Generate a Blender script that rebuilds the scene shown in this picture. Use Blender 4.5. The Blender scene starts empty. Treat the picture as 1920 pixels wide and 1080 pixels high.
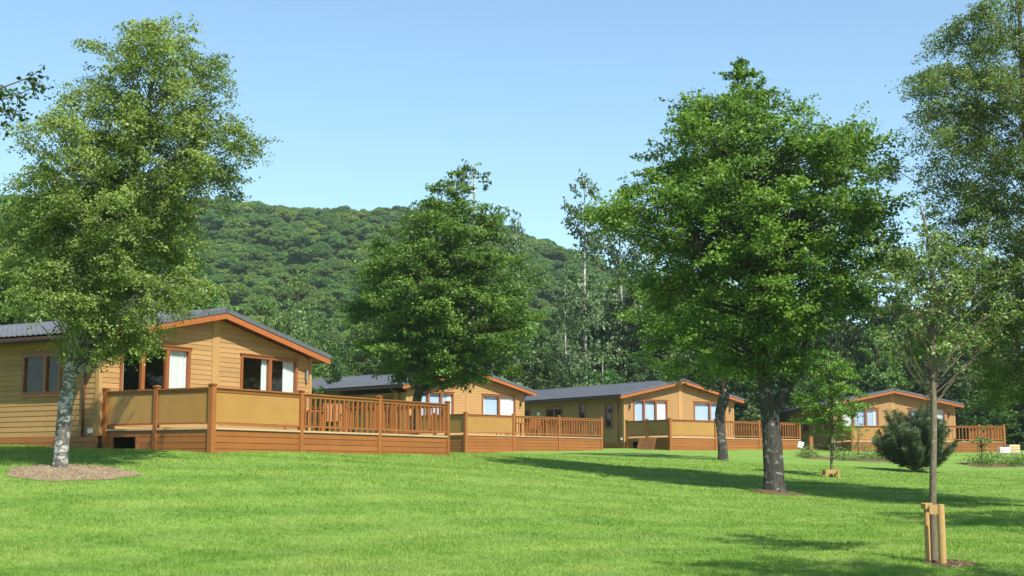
import bpy, math, random
import numpy as np

random.seed(7)
RNG = np.random.default_rng(7)
C = bpy.context.scene.collection
SC = bpy.context.scene
R = math.radians

# ------------------------------------------------------------------ camera, sky, sun
F_PX = 2600.0           # focal length in pixels of a 1920 wide frame
PITCH = math.atan(340 / F_PX)
cd = bpy.data.cameras.new('camera')
cam = bpy.data.objects.new('camera', cd)
C.objects.link(cam)
cam.location = (0, 0, 0)
cam.rotation_euler = (math.pi / 2 + PITCH, 0, 0)
cd.sensor_width = 36
cd.lens = 36 * F_PX / 1920
cd.clip_start = 0.3
cd.clip_end = 4000
SC.camera = cam

SUN_EL = R(50)
SUN_H = (0.55, -0.835)       # horizontal direction towards the sun
world = bpy.data.worlds.new('World')
SC.world = world
world.use_nodes = True
wn = world.node_tree
for n in list(wn.nodes):
    wn.nodes.remove(n)
sky = wn.nodes.new('ShaderNodeTexSky')
sky.sky_type = 'NISHITA'
sky.sun_disc = False
sky.sun_elevation = SUN_EL
sky.sun_rotation = math.atan2(SUN_H[0], SUN_H[1])
sky.altitude = 0
sky.air_density = 1.0
sky.dust_density = 0.3
sky.ozone_density = 1.5
bg = wn.nodes.new('ShaderNodeBackground')
bg.inputs['Strength'].default_value = 0.105
wo = wn.nodes.new('ShaderNodeOutputWorld')
tn = wn.nodes.new('ShaderNodeMix'); tn.data_type = 'RGBA'; tn.blend_type = 'MULTIPLY'
tn.inputs[0].default_value = 1.0
tn.inputs[7].default_value = (0.93, 1.06, 1.03, 1)          # the camera's cool, slightly cyan white balance
wn.links.new(sky.outputs[0], tn.inputs[6])
wn.links.new(tn.outputs[2], bg.inputs['Color'])
wn.links.new(bg.outputs[0], wo.inputs['Surface'])

sd = bpy.data.lights.new('sun', 'SUN')
sd.energy = 4.7
sd.angle = R(0.53)
sd.color = (1.0, 0.955, 0.88)
sun = bpy.data.objects.new('sun', sd)
C.objects.link(sun)
from mathutils import Vector, Matrix
sv = Vector((SUN_H[0] * math.cos(SUN_EL), SUN_H[1] * math.cos(SUN_EL), math.sin(SUN_EL)))
sun.rotation_euler = sv.to_track_quat('Z', 'Y').to_euler()
sun.location = (20, -20, 40)

SC.view_settings.view_transform = 'Standard'
SC.view_settings.look = 'None'
SC.view_settings.exposure = 0.95
SC.view_settings.gamma = 1.0
SC.view_settings.use_curve_mapping = False
SC.cycles.max_bounces = 6
SC.cycles.diffuse_bounces = 3
SC.cycles.transmission_bounces = 4
SC.cycles.transparent_max_bounces = 8
SC.cycles.volume_bounces = 1
SC.cycles.use_denoising = True

# ------------------------------------------------------------------ materials
def new_mat(name):
    m = bpy.data.materials.new(name)
    m.use_nodes = True
    nt = m.node_tree
    for n in list(nt.nodes):
        nt.nodes.remove(n)
    out = nt.nodes.new('ShaderNodeOutputMaterial')
    return m, nt, out

def noise(nt, scale, detail=4, rough=0.55, vec=None, stretch=None, coord='Object'):
    tc = nt.nodes.new('ShaderNodeTexCoord')
    src = tc.outputs[coord]
    if coord == 'World':
        pass
    if stretch:
        mp = nt.nodes.new('ShaderNodeMapping')
        mp.inputs['Scale'].default_value = stretch
        nt.links.new(src, mp.inputs['Vector'])
        src = mp.outputs[0]
    n = nt.nodes.new('ShaderNodeTexNoise')
    n.inputs['Scale'].default_value = scale
    n.inputs['Detail'].default_value = detail
    n.inputs['Roughness'].default_value = rough
    nt.links.new(src, n.inputs['Vector'])
    return n.outputs['Fac']

def ramp(nt, fac, stops):
    r = nt.nodes.new('ShaderNodeValToRGB')
    el = r.color_ramp.elements
    while len(el) > 1:
        el.remove(el[-1])
    el[0].position = stops[0][0]
    el[0].color = (*stops[0][1], 1)
    for p, c in stops[1:]:
        e = el.new(p)
        e.color = (*c, 1)
    nt.links.new(fac, r.inputs['Fac'])
    return r.outputs['Color']

def mixc(nt, fac, a, b, mode='MIX'):
    m = nt.nodes.new('ShaderNodeMix')
    m.data_type = 'RGBA'
    m.blend_type = mode
    if isinstance(fac, (int, float)):
        m.inputs[0].default_value = fac
    else:
        nt.links.new(fac, m.inputs[0])
    for i, v in ((6, a), (7, b)):
        if isinstance(v, tuple):
            m.inputs[i].default_value = (*v, 1)
        else:
            nt.links.new(v, m.inputs[i])
    return m.outputs[2]

def principled(nt, out, color, rough=0.7, spec=0.3, bump=None, bump_d=0.01, bump_s=0.5, metallic=0.0):
    p = nt.nodes.new('ShaderNodeBsdfPrincipled')
    if isinstance(color, tuple):
        p.inputs['Base Color'].default_value = (*color, 1)
    else:
        nt.links.new(color, p.inputs['Base Color'])
    p.inputs['Roughness'].default_value = rough
    p.inputs['Specular IOR Level'].default_value = spec
    p.inputs['Metallic'].default_value = metallic
    if bump is not None:
        b = nt.nodes.new('ShaderNodeBump')
        b.inputs['Strength'].default_value = bump_s
        b.inputs['Distance'].default_value = bump_d
        nt.links.new(bump, b.inputs['Height'])
        nt.links.new(b.outputs[0], p.inputs['Normal'])
    if out is not None:
        nt.links.new(p.outputs[0], out.inputs['Surface'])
    return p

def obj_random(nt):
    return nt.nodes.new('ShaderNodeObjectInfo').outputs['Random']

def wood_mat(name, col, dark, rough=0.5, spec=0.35, var=0.16, scale=9, stretch=(1, 1, 14)):
    m, nt, out = new_mat(name)
    g = noise(nt, scale, 5, 0.6, stretch=stretch)
    big = noise(nt, 1.3, 3, 0.6)
    c = ramp(nt, g, [(0.3, dark), (0.62, col)])
    c = mixc(nt, ramp(nt, big, [(0.35, (0, 0, 0)), (0.7, (0.45, 0.45, 0.45))]), c, dark)
    # board to board variation
    r = obj_random(nt)
    lo = tuple(1 - var for _ in range(3))
    hi = tuple(1 + var * 0.35 for _ in range(3))
    c = mixc(nt, 1.0, c, ramp(nt, r, [(0, lo), (1, hi)]), 'MULTIPLY')
    principled(nt, out, c, rough, spec, g, 0.004, 0.35)
    return m

M = {}
M['siding'] = wood_mat('honey_siding', (0.405, 0.243, 0.096), (0.325, 0.187, 0.068), 0.6, 0.25, 0.15, 7, (1, 1, 9))
M['trim'] = wood_mat('honey_trim', (0.415, 0.25, 0.098), (0.35, 0.205, 0.075), 0.6, 0.25, 0.04, 7, (6, 6, 1))
M['stain'] = wood_mat('orange_stained_wood', (0.345, 0.13, 0.032), (0.22, 0.077, 0.02), 0.45, 0.4, 0.14, 10, (1, 1, 12))
M['stainv'] = wood_mat('orange_stained_upright', (0.35, 0.132, 0.033), (0.23, 0.08, 0.021), 0.45, 0.4, 0.14, 10, (12, 12, 1))
M['frame'] = wood_mat('window_frame_stain', (0.29, 0.098, 0.027), (0.20, 0.064, 0.018), 0.4, 0.45, 0.05, 10, (8, 8, 1))
M['barge'] = wood_mat('bargeboard_stain', (0.38, 0.125, 0.032), (0.29, 0.09, 0.025), 0.5, 0.35, 0.04, 6, (1, 6, 6))
M['soffit'] = wood_mat('brown_soffit', (0.16, 0.06, 0.025), (0.11, 0.042, 0.018), 0.6, 0.3, 0.05, 6, (1, 6, 6))
M['panel'] = wood_mat('ochre_infill_panel', (0.37, 0.205, 0.058), (0.32, 0.17, 0.045), 0.32, 0.5, 0.05, 2.2, (1, 1, 1.5))
M['cream'] = wood_mat('pale_deck_edge', (0.50, 0.37, 0.21), (0.40, 0.28, 0.15), 0.6, 0.3, 0.08, 9, (1, 1, 9))
M['stake'] = wood_mat('treated_pine_stake', (0.50, 0.32, 0.12), (0.33, 0.20, 0.075), 0.7, 0.2, 0.1, 14, (8, 8, 1))
M['crate'] = wood_mat('pale_softwood', (0.62, 0.47, 0.27), (0.5, 0.36, 0.2), 0.7, 0.2, 0.08, 9, (1, 6, 6))

def simple(name, col, rough=0.6, spec=0.3, metallic=0.0, vscale=5, vamt=0.18):
    m, nt, out = new_mat(name)
    g = noise(nt, vscale, 4)
    d = tuple(max(0, c * (1 - vamt)) for c in col)
    l = tuple(c * (1 + vamt * 0.5) for c in col)
    principled(nt, out, ramp(nt, g, [(0.3, d), (0.7, l)]), rough, spec, g, 0.004, 0.2, metallic)
    return m

def slate_mat():
    m, nt, out = new_mat('slate_grey_roof_tile')
    g = noise(nt, 2.5, 5, 0.65)
    h = noise(nt, 30, 3, 0.6)
    c = ramp(nt, g, [(0.3, (0.095, 0.10, 0.118)), (0.7, (0.15, 0.156, 0.178))])
    c = mixc(nt, 0.35, c, ramp(nt, h, [(0.3, (0.07, 0.075, 0.085)), (0.7, (0.17, 0.175, 0.19))]))
    principled(nt, out, c, 0.55, 0.4, h, 0.003, 0.3)
    return m
M['slate'] = slate_mat()
M['verge'] = simple('grey_verge_capping', (0.10, 0.106, 0.122), 0.5, 0.4)
M['gutter'] = simple('brown_plastic_gutter', (0.03, 0.018, 0.014), 0.6, 0.3)
M['downpipe'] = simple('brown_plastic_downpipe', (0.16, 0.06, 0.04), 0.4, 0.5)
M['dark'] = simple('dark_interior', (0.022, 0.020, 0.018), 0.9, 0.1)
M['room'] = simple('room_lining', (0.10, 0.085, 0.07), 0.9, 0.1)
M['white'] = simple('white_plastic', (0.75, 0.75, 0.73), 0.4, 0.4, vamt=0.05)
M['steel'] = simple('brushed_steel', (0.45, 0.45, 0.46), 0.35, 0.5, 0.9)
M['metal_dark'] = simple('dark_metal', (0.05, 0.05, 0.055), 0.5, 0.5, 0.5)
M['galv'] = simple('galvanised_steel', (0.35, 0.35, 0.34), 0.5, 0.5, 0.6)
M['red'] = simple('red_fabric', (0.45, 0.06, 0.05), 0.8, 0.2)
M['gravel'] = simple('pale_gravel', (0.42, 0.38, 0.30), 0.95, 0.1, vscale=60, vamt=0.5)

def curtain_mat(name, col, tr):
    m, nt, out = new_mat(name)
    p = principled(nt, None, col, 0.9, 0.1)
    t = nt.nodes.new('ShaderNodeBsdfTranslucent')
    t.inputs['Color'].default_value = (*col, 1)
    mx = nt.nodes.new('ShaderNodeMixShader')
    mx.inputs[0].default_value = tr
    nt.links.new(p.outputs[0], mx.inputs[1])
    nt.links.new(t.outputs[0], mx.inputs[2])
    nt.links.new(mx.outputs[0], out.inputs['Surface'])
    return m
M['curtain'] = curtain_mat('white_curtain', (0.80, 0.80, 0.78), 0.25)
M['blind'] = curtain_mat('pale_blue_blind', (0.50, 0.62, 0.80), 0.2)

def glass_mat():
    m, nt, out = new_mat('window_glass')
    fr = nt.nodes.new('ShaderNodeFresnel')
    fr.inputs['IOR'].default_value = 1.5
    t = nt.nodes.new('ShaderNodeBsdfTransparent')
    t.inputs['Color'].default_value = (0.93, 0.95, 0.95, 1)
    g = nt.nodes.new('ShaderNodeBsdfGlossy')
    g.inputs['Roughness'].default_value = 0.02
    bn = nt.nodes.new('ShaderNodeBump')
    bn.inputs['Strength'].default_value = 0.02
    bn.inputs['Distance'].default_value = 0.02
    nt.links.new(noise(nt, 2.0, 1), bn.inputs['Height'])
    nt.links.new(bn.outputs[0], g.inputs['Normal'])
    mx = nt.nodes.new('ShaderNodeMixShader')
    geo = nt.nodes.new('ShaderNodeNewGeometry')      # the fresnel term counts once, on the outer face
    inv = nt.nodes.new('ShaderNodeMath'); inv.operation = 'SUBTRACT'; inv.inputs[0].default_value = 1.0
    nt.links.new(geo.outputs['Backfacing'], inv.inputs[1])
    mu_ = nt.nodes.new('ShaderNodeMath'); mu_.operation = 'MULTIPLY'
    nt.links.new(inv.outputs[0], mu_.inputs[0]); nt.links.new(fr.outputs[0], mu_.inputs[1])
    nt.links.new(mu_.outputs[0], mx.inputs[0])
    nt.links.new(t.outputs[0], mx.inputs[1])
    nt.links.new(g.outputs[0], mx.inputs[2])
    nt.links.new(mx.outputs[0], out.inputs['Surface'])
    return m
M['glass'] = glass_mat()

def leaf_mat(name, dark, mid, light, trans=0.36, rough=0.5, spec=0.28, obj_var=False):
    m, nt, out = new_mat(name)
    at = nt.nodes.new('ShaderNodeAttribute')
    at.attribute_name = 'tint'
    c = ramp(nt, at.outputs['Fac'], [(0.0, dark), (0.5, mid), (1.0, light)])
    if obj_var:
        r = obj_random(nt)
        c = mixc(nt, 1.0, c, ramp(nt, r, [(0, (0.45, 0.62, 0.68)), (0.3, (0.95, 0.98, 0.8)), (0.6, (0.72, 0.95, 1.05)), (0.85, (1.15, 1.15, 1.0)), (1, (1.55, 1.4, 1.15))]), 'MULTIPLY')
    p = principled(nt, None, c, rough, spec)
    t = nt.nodes.new('ShaderNodeBsdfTranslucent')
    tc = mixc(nt, 1.0, c, (1.25, 1.35, 0.55), 'MULTIPLY')
    nt.links.new(tc, t.inputs['Color'])
    mx = nt.nodes.new('ShaderNodeMixShader')
    mx.inputs[0].default_value = trans
    nt.links.new(p.outputs[0], mx.inputs[1])
    nt.links.new(t.outputs[0], mx.inputs[2])
    nt.links.new(mx.outputs[0], out.inputs['Surface'])
    return m
M['leaf_birch'] = leaf_mat('birch_leaves', (0.08, 0.125, 0.024), (0.18, 0.25, 0.05), (0.32, 0.4, 0.12), 0.40)
M['leaf_alder'] = leaf_mat('alder_leaves', (0.042, 0.098, 0.013), (0.115, 0.215, 0.025), (0.22, 0.33, 0.05), 0.40)
M['leaf_alder_dk'] = leaf_mat('dark_alder_leaves', (0.038, 0.085, 0.012), (0.09, 0.17, 0.02), (0.17, 0.26, 0.04), 0.40)
M['leaf_poplar'] = leaf_mat('grey_green_leaves', (0.05, 0.09, 0.035), (0.105, 0.165, 0.065), (0.21, 0.28, 0.14), 0.25)
M['leaf_willow'] = leaf_mat('willow_leaves', (0.06, 0.105, 0.022), (0.135, 0.2, 0.048), (0.26, 0.33, 0.11), 0.40)
M['leaf_young'] = leaf_mat('young_tree_leaves', (0.06, 0.115, 0.022), (0.13, 0.21, 0.045), (0.28, 0.36, 0.15), 0.3)
M['leaf_bright'] = leaf_mat('bright_sapling_leaves', (0.06, 0.13, 0.02), (0.13, 0.25, 0.03), (0.21, 0.35, 0.05), 0.4)
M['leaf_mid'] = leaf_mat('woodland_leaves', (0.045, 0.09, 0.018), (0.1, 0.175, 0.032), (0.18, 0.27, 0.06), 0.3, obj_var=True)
M['leaf_dark'] = leaf_mat('dark_shaded_woodland_leaves', (0.018, 0.038, 0.01), (0.044, 0.078, 0.018), (0.095, 0.145, 0.034), 0.2, obj_var=True)  # dark tone holds a deep species plus shade from neighbouring trees
M['leaf_hill'] = leaf_mat('hill_leaves', (0.065, 0.118, 0.026), (0.12, 0.19, 0.042), (0.2, 0.28, 0.075), 0.25, 0.6, 0.2, obj_var=True)
M['needle'] = leaf_mat('pine_needles', (0.028, 0.05, 0.022), (0.06, 0.095, 0.04), (0.13, 0.17, 0.075), 0.1)
M['leaf_near'] = leaf_mat('near_tree_leaves', (0.02, 0.045, 0.012), (0.035, 0.08, 0.018), (0.07, 0.13, 0.03), 0.3)

def bark_mat(name, a, b, patch, patch_lo, scale=6, bump=0.02, stretch=(1, 1, 1)):
    m, nt, out = new_mat(name)
    g = noise(nt, scale, 6, 0.7, stretch=(3, 3, 0.8))
    c = ramp(nt, g, [(0.35, a), (0.65, b)])
    g2 = noise(nt, scale * 0.55, 5, 0.65, stretch=stretch)
    c = mixc(nt, ramp(nt, g2, [(patch_lo, (0, 0, 0)), (patch_lo + 0.06, (1, 1, 1))]), c, patch)
    principled(nt, out, c, 0.85, 0.15, g, bump, 0.7)
    return m
M['bark_birch'] = bark_mat('birch_bark', (0.06, 0.055, 0.045), (0.16, 0.15, 0.125), (0.36, 0.355, 0.33), 0.50, 9, 0.02, (1, 1, 2.2))
M['bark_alder'] = bark_mat('alder_bark', (0.024, 0.022, 0.019), (0.085, 0.078, 0.066), (0.20, 0.20, 0.17), 0.57, 7, 0.03, (1, 1, 1.4))
M['bark_brown'] = bark_mat('young_tree_bark', (0.10, 0.082, 0.055), (0.19, 0.155, 0.10), (0.24, 0.22, 0.15), 0.6, 12, 0.01, (1, 1, 2))
M['bark_pale'] = bark_mat('pale_poplar_bark', (0.14, 0.13, 0.11), (0.33, 0.31, 0.27), (0.50, 0.48, 0.43), 0.5, 4, 0.02, (1, 1, 1.5))
M['bark_dark'] = bark_mat('woodland_bark', (0.03, 0.026, 0.02), (0.08, 0.068, 0.05), (0.13, 0.12, 0.10), 0.6, 4, 0.03)

def lawn_color(nt, coord='Object'):
    a = noise(nt, 0.42, 5, 0.7, stretch=(1, 1.5, 1), coord=coord)
    b = noise(nt, 2.6, 6, 0.78, stretch=(0.7, 1.2, 1), coord=coord)
    d = noise(nt, 11, 4, 0.7, coord=coord)
    c = ramp(nt, b, [(0.32, (0.07, 0.17, 0.018)), (0.5, (0.16, 0.28, 0.040)), (0.68, (0.30, 0.41, 0.115))])
    c2 = ramp(nt, d, [(0.25, (0.07, 0.16, 0.015)), (0.52, (0.155, 0.29, 0.038)), (0.8, (0.31, 0.42, 0.11))])
    c = mixc(nt, 0.32, c, c2)
    c = mixc(nt, ramp(nt, a, [(0.42, (0, 0, 0)), (0.66, (0.75, 0.75, 0.75))]), c, (0.27, 0.36, 0.085))
    dry = noise(nt, 0.85, 5, 0.7, stretch=(0.8, 1.3, 1), coord=coord)
    c = mixc(nt, ramp(nt, dry, [(0.56, (0, 0, 0)), (0.72, (0.55, 0.55, 0.55))]), c, (0.27, 0.29, 0.10))
    # mower stripes
    tc = nt.nodes.new('ShaderNodeTexCoord')
    mp = nt.nodes.new('ShaderNodeMapping')
    mp.inputs['Rotation'].default_value = (0, 0, R(62))
    nt.links.new(tc.outputs[coord], mp.inputs['Vector'])
    w = nt.nodes.new('ShaderNodeTexWave')
    w.wave_type = 'BANDS'
    w.inputs['Scale'].default_value = 0.16
    w.inputs['Distortion'].default_value = 1.6
    w.inputs['Detail'].default_value = 2
    w.inputs['Detail Scale'].default_value = 0.8
    nt.links.new(mp.outputs[0], w.inputs['Vector'])
    c = mixc(nt, 1.0, c, ramp(nt, w.outputs['Fac'], [(0.25, (0.90, 0.93, 0.90)), (0.75, (1.08, 1.06, 1.05))]), 'MULTIPLY')
    return c, b, d

def lawn_mat():
    m, nt, out = new_mat('mown_lawn')
    c, b, d = lawn_color(nt)
    fine = noise(nt, 45, 3, 0.7)
    c = mixc(nt, 0.35, c, ramp(nt, fine, [(0.3, (0.055, 0.125, 0.015)), (0.75, (0.2, 0.33, 0.06))]))
    ad = nt.nodes.new('ShaderNodeMath')
    ad.operation = 'ADD'
    nt.links.new(d, ad.inputs[0])
    nt.links.new(fine, ad.inputs[1])
    principled(nt, out, c, 0.85, 0.12, ad.outputs[0], 0.05, 0.8)
    return m
M['lawn'] = lawn_mat()

def blade_mat():
    m, nt, out = new_mat('grass_blades')
    c, b, d = lawn_color(nt)
    at = nt.nodes.new('ShaderNodeAttribute')
    at.attribute_name = 'tint'
    c = mixc(nt, 1.0, c, ramp(nt, at.outputs['Fac'], [(0, (0.85, 0.88, 0.8)), (0.6, (1.08, 1.06, 1.0)), (1, (1.5, 1.35, 1.35))]), 'MULTIPLY')
    p = principled(nt, None, c, 0.55, 0.25)
    t = nt.nodes.new('ShaderNodeBsdfTranslucent')
    nt.links.new(mixc(nt, 1.0, c, (1.2, 1.25, 0.6), 'MULTIPLY'), t.inputs['Color'])
    mx = nt.nodes.new('ShaderNodeMixShader')
    mx.inputs[0].default_value = 0.35
    nt.links.new(p.outputs[0], mx.inputs[1])
    nt.links.new(t.outputs[0], mx.inputs[2])
    nt.links.new(mx.outputs[0], out.inputs['Surface'])
    return m
M['blade'] = blade_mat()

def soil_mat(name, a, b):
    m, nt, out = new_mat(name)
    g = noise(nt, 9, 6, 0.7)
    h = noise(nt, 60, 3, 0.7)
    c = ramp(nt, g, [(0.3, a), (0.7, b)])
    c = mixc(nt, 0.35, c, ramp(nt, h, [(0.3, tuple(x * 0.5 for x in a)), (0.75, tuple(x * 1.2 for x in b))]))
    principled(nt, out, c, 0.95, 0.08, h, 0.02, 0.8)
    return m
M['mulch'] = soil_mat('dry_bark_mulch', (0.13, 0.09, 0.055), (0.33, 0.255, 0.16))
M['soil'] = soil_mat('brown_soil', (0.09, 0.058, 0.034), (0.19, 0.13, 0.08))
M['forest'] = soil_mat('woodland_floor', (0.02, 0.032, 0.012), (0.045, 0.065, 0.022))
M['chip'] = soil_mat('bark_chips', (0.10, 0.068, 0.042), (0.28, 0.21, 0.135))

# ------------------------------------------------------------------ object helpers
def tag(o, label=None, cat=None, group=None, kind=None):
    if label: o['label'] = label
    if cat: o['category'] = cat
    if group: o['group'] = group
    if kind: o['kind'] = kind
    return o

def empty(name, loc, rz=0.0, label=None, cat=None, group=None):
    o = bpy.data.objects.new(name, None)
    C.objects.link(o)
    o.empty_display_size = 0.3
    o.location = loc
    o.rotation_euler = (0, 0, rz)
    return tag(o, label, cat, group)

class MB:
    """collects boxes, bars and tubes and links them as one mesh object"""
    def __init__(s):
        s.v = []
        s.f = []
    def hexa(s, p):          # 8 corners: bottom 0-3 ccw, top 4-7
        b = len(s.v)
        s.v += [tuple(q) for q in p]
        for q in ((0, 3, 2, 1), (4, 5, 6, 7), (0, 1, 5, 4), (1, 2, 6, 5), (2, 3, 7, 6), (3, 0, 4, 7)):
            s.f.append(tuple(b + i for i in q))
        return s
    def box(s, x0, x1, y0, y1, z0, z1):
        return s.hexa([(x0, y0, z0), (x1, y0, z0), (x1, y1, z0), (x0, y1, z0), (x0, y0, z1), (x1, y0, z1), (x1, y1, z1), (x0, y1, z1)])
    def bar(s, a, b, w, h, up=(0, 0, 1)):
        a = Vector(a); b = Vector(b)
        d = (b - a).normalized()
        side = d.cross(Vector(up))
        if side.length < 1e-4:
            side = d.cross(Vector((0, 1, 0)))
        side.normalize()
        u = side.cross(d).normalized()
        sx = side * w / 2
        ux = u * h / 2
        return s.hexa([a - sx - ux, a + sx - ux, b + sx - ux, b - sx - ux, a - sx + ux, a + sx + ux, b + sx + ux, b - sx + ux])
    def tube(s, pts, rad, n=8, cap=True):
        pts = [Vector(p) for p in pts]
        base = len(s.v)
        ref = Vector((0.3, 1, 0.1)).normalized()
        for i, p in enumerate(pts):
            d = (pts[min(i + 1, len(pts) - 1)] - pts[max(i - 1, 0)])
            d = d.normalized() if d.length > 1e-6 else Vector((0, 0, 1))
            x = d.cross(ref)
            if x.length < 1e-3: x = d.cross(Vector((1, 0, 0)))
            x.normalize()
            y = d.cross(x)
            r = rad[i] if hasattr(rad, '__len__') else rad
            for k in range(n):
                t = 2 * math.pi * k / n
                s.v.append(tuple(p + x * (r * math.cos(t)) + y * (r * math.sin(t))))
        for i in range(len(pts) - 1):
            for k in range(n):
                a = base + i * n + k
                b = base + i * n + (k + 1) % n
                s.f.append((a, a + n, b + n, b))
        if cap:
            s.f.append(tuple(base + k for k in range(n)))
            s.f.append(tuple(base + (len(pts) - 1) * n + k for k in reversed(range(n))))
        return s
    def mesh(s, name, mat, smooth=False):
        me = bpy.data.meshes.new(name)
        me.from_pydata(s.v, [], s.f)
        me.materials.append(mat)
        if smooth:
            me.polygons.foreach_set('use_smooth', [True] * len(me.polygons))
        me.update()
        return me
    def build(s, name, mat, parent=None, smooth=False, bevel=0):
        o = bpy.data.objects.new(name, s.mesh(name, mat, smooth))
        C.objects.link(o)
        o.parent = parent
        if bevel:
            b = o.modifiers.new('bevel', 'BEVEL')
            b.width = bevel
            b.segments = 2
            b.limit_method = 'ANGLE'
        return o

def np_mesh(name, verts, faces, mat, tint=None, smooth=False):
    """verts (n,3); faces (m,k) all the same size"""
    me = bpy.data.meshes.new(name)
    n, m, k = len(verts), len(faces), faces.shape[1]
    me.vertices.add(n)
    me.vertices.foreach_set('co', np.ascontiguousarray(verts, dtype=np.float32).ravel())
    me.loops.add(m * k)
    me.loops.foreach_set('vertex_index', np.ascontiguousarray(faces, dtype=np.int32).ravel())
    me.polygons.add(m)
    me.polygons.foreach_set('loop_start', np.arange(0, m * k, k, dtype=np.int32))
    if smooth:
        me.polygons.foreach_set('use_smooth', np.ones(m, dtype=bool))
    me.materials.append(mat)
    me.update(calc_edges=True)
    if tint is not None:
        a = me.attributes.new('tint', 'FLOAT', 'FACE')
        a.data.foreach_set('value', np.ascontiguousarray(tint, dtype=np.float32))
    return me

def link(name, me, parent=None, loc=None):
    o = bpy.data.objects.new(name, me)
    C.objects.link(o)
    o.parent = parent
    if loc is not None: o.location = loc
    return o

# ------------------------------------------------------------------ terrain
CP = np.array([
    (-7.45, 34.5, .42), (-1.95, 43.8, .42), (-10.8, 36.4, .54), (-17.7, 40.5, .66), (-2.3, 67.6, .77), (4.9, 74.9, 1.04),
    (6.7, 82.6, 1.21), (9, 79.4, 1.07), (17.7, 85.6, 1.20), (21.6, 88.8, 1.12), (31.6, 89.2, 1.12), (-9.6, 30, -.02),
    (7.38, 40, -.68), (6.83, 23, -1.51), (9.28, 62, .40), (11.3, 50, -.25), (17.3, 60, -.11), (0, 20, -1.6), (-8, 20, -1.5),
    (8, 17, -1.75), (0, 8, -1.7), (-10, 8, -1.65), (12, 8, -1.85), (0, -10, -1.7), (30, -10, -1.9), (-30, -10, -1.5),
    (-8.5, 25, -.82), (-1, 30, -.55), (-4.5, 28.5, -.5), (3.5, 31, -.98), (16, 42, -.85), (18, 30, -1.25), (26, 72, .35), (1, 56, .52),
    (-12, 62, .85), (-20, 80, 1.2), (0, 102, 1.5), (30, 112, 1.5), (-30, 112, 1.7), (60, 100, 1.4), (-50, 60, 1.2), (-25, 32, .5),
    (-22, 16, -1.1), (50, 50, 0), (50, 20, -1.3), (20, 78, .75), (14, 70, .55), (4.5, 48, .05), (-0.5, 38, -.02), (60, -10, -2), (-60, 0, -.8), (-60, 112, 1.9)], dtype=float)

def _tps(r2):
    return np.where(r2 > 1e-9, r2 * np.log(r2 + 1e-12), 0.0)
_n = len(CP)
_K = _tps(((CP[:, None, :2] - CP[None, :, :2]) ** 2).sum(-1)) + np.eye(_n) * 18.0
_P = np.hstack([np.ones((_n, 1)), CP[:, :2]])
_A = np.block([[_K, _P], [_P.T, np.zeros((3, 3))]])
_W = np.linalg.solve(_A, np.concatenate([CP[:, 2], np.zeros(3)]))

def smooth01(t):
    t = np.clip(t, 0, 1)
    return t * t * (3 - 2 * t)

def ground_z(x, y):
    x = np.asarray(x, dtype=float); y = np.asarray(y, dtype=float)
    cx = np.clip(x, -62, 62); cy = np.clip(y, -12, 114)
    sh = cx.shape
    cx = cx.ravel(); cy = cy.ravel()
    out = np.zeros(len(cx))
    for i in range(0, len(cx), 40000):
        p = np.stack([cx[i:i + 40000], cy[i:i + 40000]], 1)
        r2 = ((p[:, None, :] - CP[None, :, :2]) ** 2).sum(-1)
        out[i:i + 40000] = _tps(r2) @ _W[:_n] + _W[_n] + p @ _W[_n + 1:]
    z = out.reshape(sh)
    z = z + 0.03 * np.sin(x * 0.9 + 1.3) * np.sin(y * 0.55) * (y < 100)
    crest = np.interp(x, [-1500, -400, -260, -166, -92, -38, 0, 16, 33, 76, 166, 400, 1500], [26, 70, 74, 75.5, 75, 71, 65, 59, 52, 35, 18, 10, 6])
    crest = crest * (1 + 0.008 * np.sin(x * 0.13))
    h = crest * (smooth01((y - 135) / (460 - 135))) ** 0.9
    bump = 1.0 * np.sin(x * 0.05 + y * 0.03) * np.sin(y * 0.045) * smooth01((y - 150) / 100)
    h = h + bump
    h = h * (1 - 0.55 * smooth01((y - 480) / 700))
    return z + np.where(y > 114, h, 0)

def grid_mesh(name, xs, ys, mat):
    X, Y = np.meshgrid(xs, ys)
    Z = ground_z(X, Y)
    v = np.stack([X.ravel(), Y.ravel(), Z.ravel()], 1)
    nx = len(xs)
    i = np.arange(len(ys) - 1)[:, None] * nx + np.arange(nx - 1)[None, :]
    f = np.stack([i, i + 1, i + 1 + nx, i + nx], -1).reshape(-1, 4)
    return np_mesh(name, v, f, mat, smooth=True)

xs = np.unique(np.concatenate([np.linspace(-160, -34, 40), np.arange(-34, 50, 0.5), np.linspace(50, 160, 34)]))
ys = np.unique(np.concatenate([np.linspace(-30, 10, 20), np.arange(10, 96, 0.5), np.linspace(96, 128, 20)]))
lawn = link('lawn', grid_mesh('lawn', xs, ys, M['lawn']))
tag(lawn, kind='structure')
xs2 = np.unique(np.concatenate([np.linspace(-1600, -300, 30), np.linspace(-300, 300, 120), np.linspace(300, 1600, 30)]))
ys2 = np.unique(np.concatenate([np.linspace(128, 500, 80), np.linspace(500, 2400, 30)]))
hill = link('hill', grid_mesh('hill', xs2, ys2, M['forest']))
tag(hill, kind='structure')

def gz(x, y):
    return float(ground_z(np.array([x]), np.array([y]))[0])

def at(px, py, Y):
    """point at depth Y seen at a pixel of the 1920 wide frame"""
    a = PITCH
    x = (px - 960) / F_PX; z = -(py - 540) / F_PX
    ry = math.cos(a) - z * math.sin(a); rz = math.sin(a) + z * math.cos(a)
    return x * Y / ry, Y, rz * Y / ry

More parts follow.
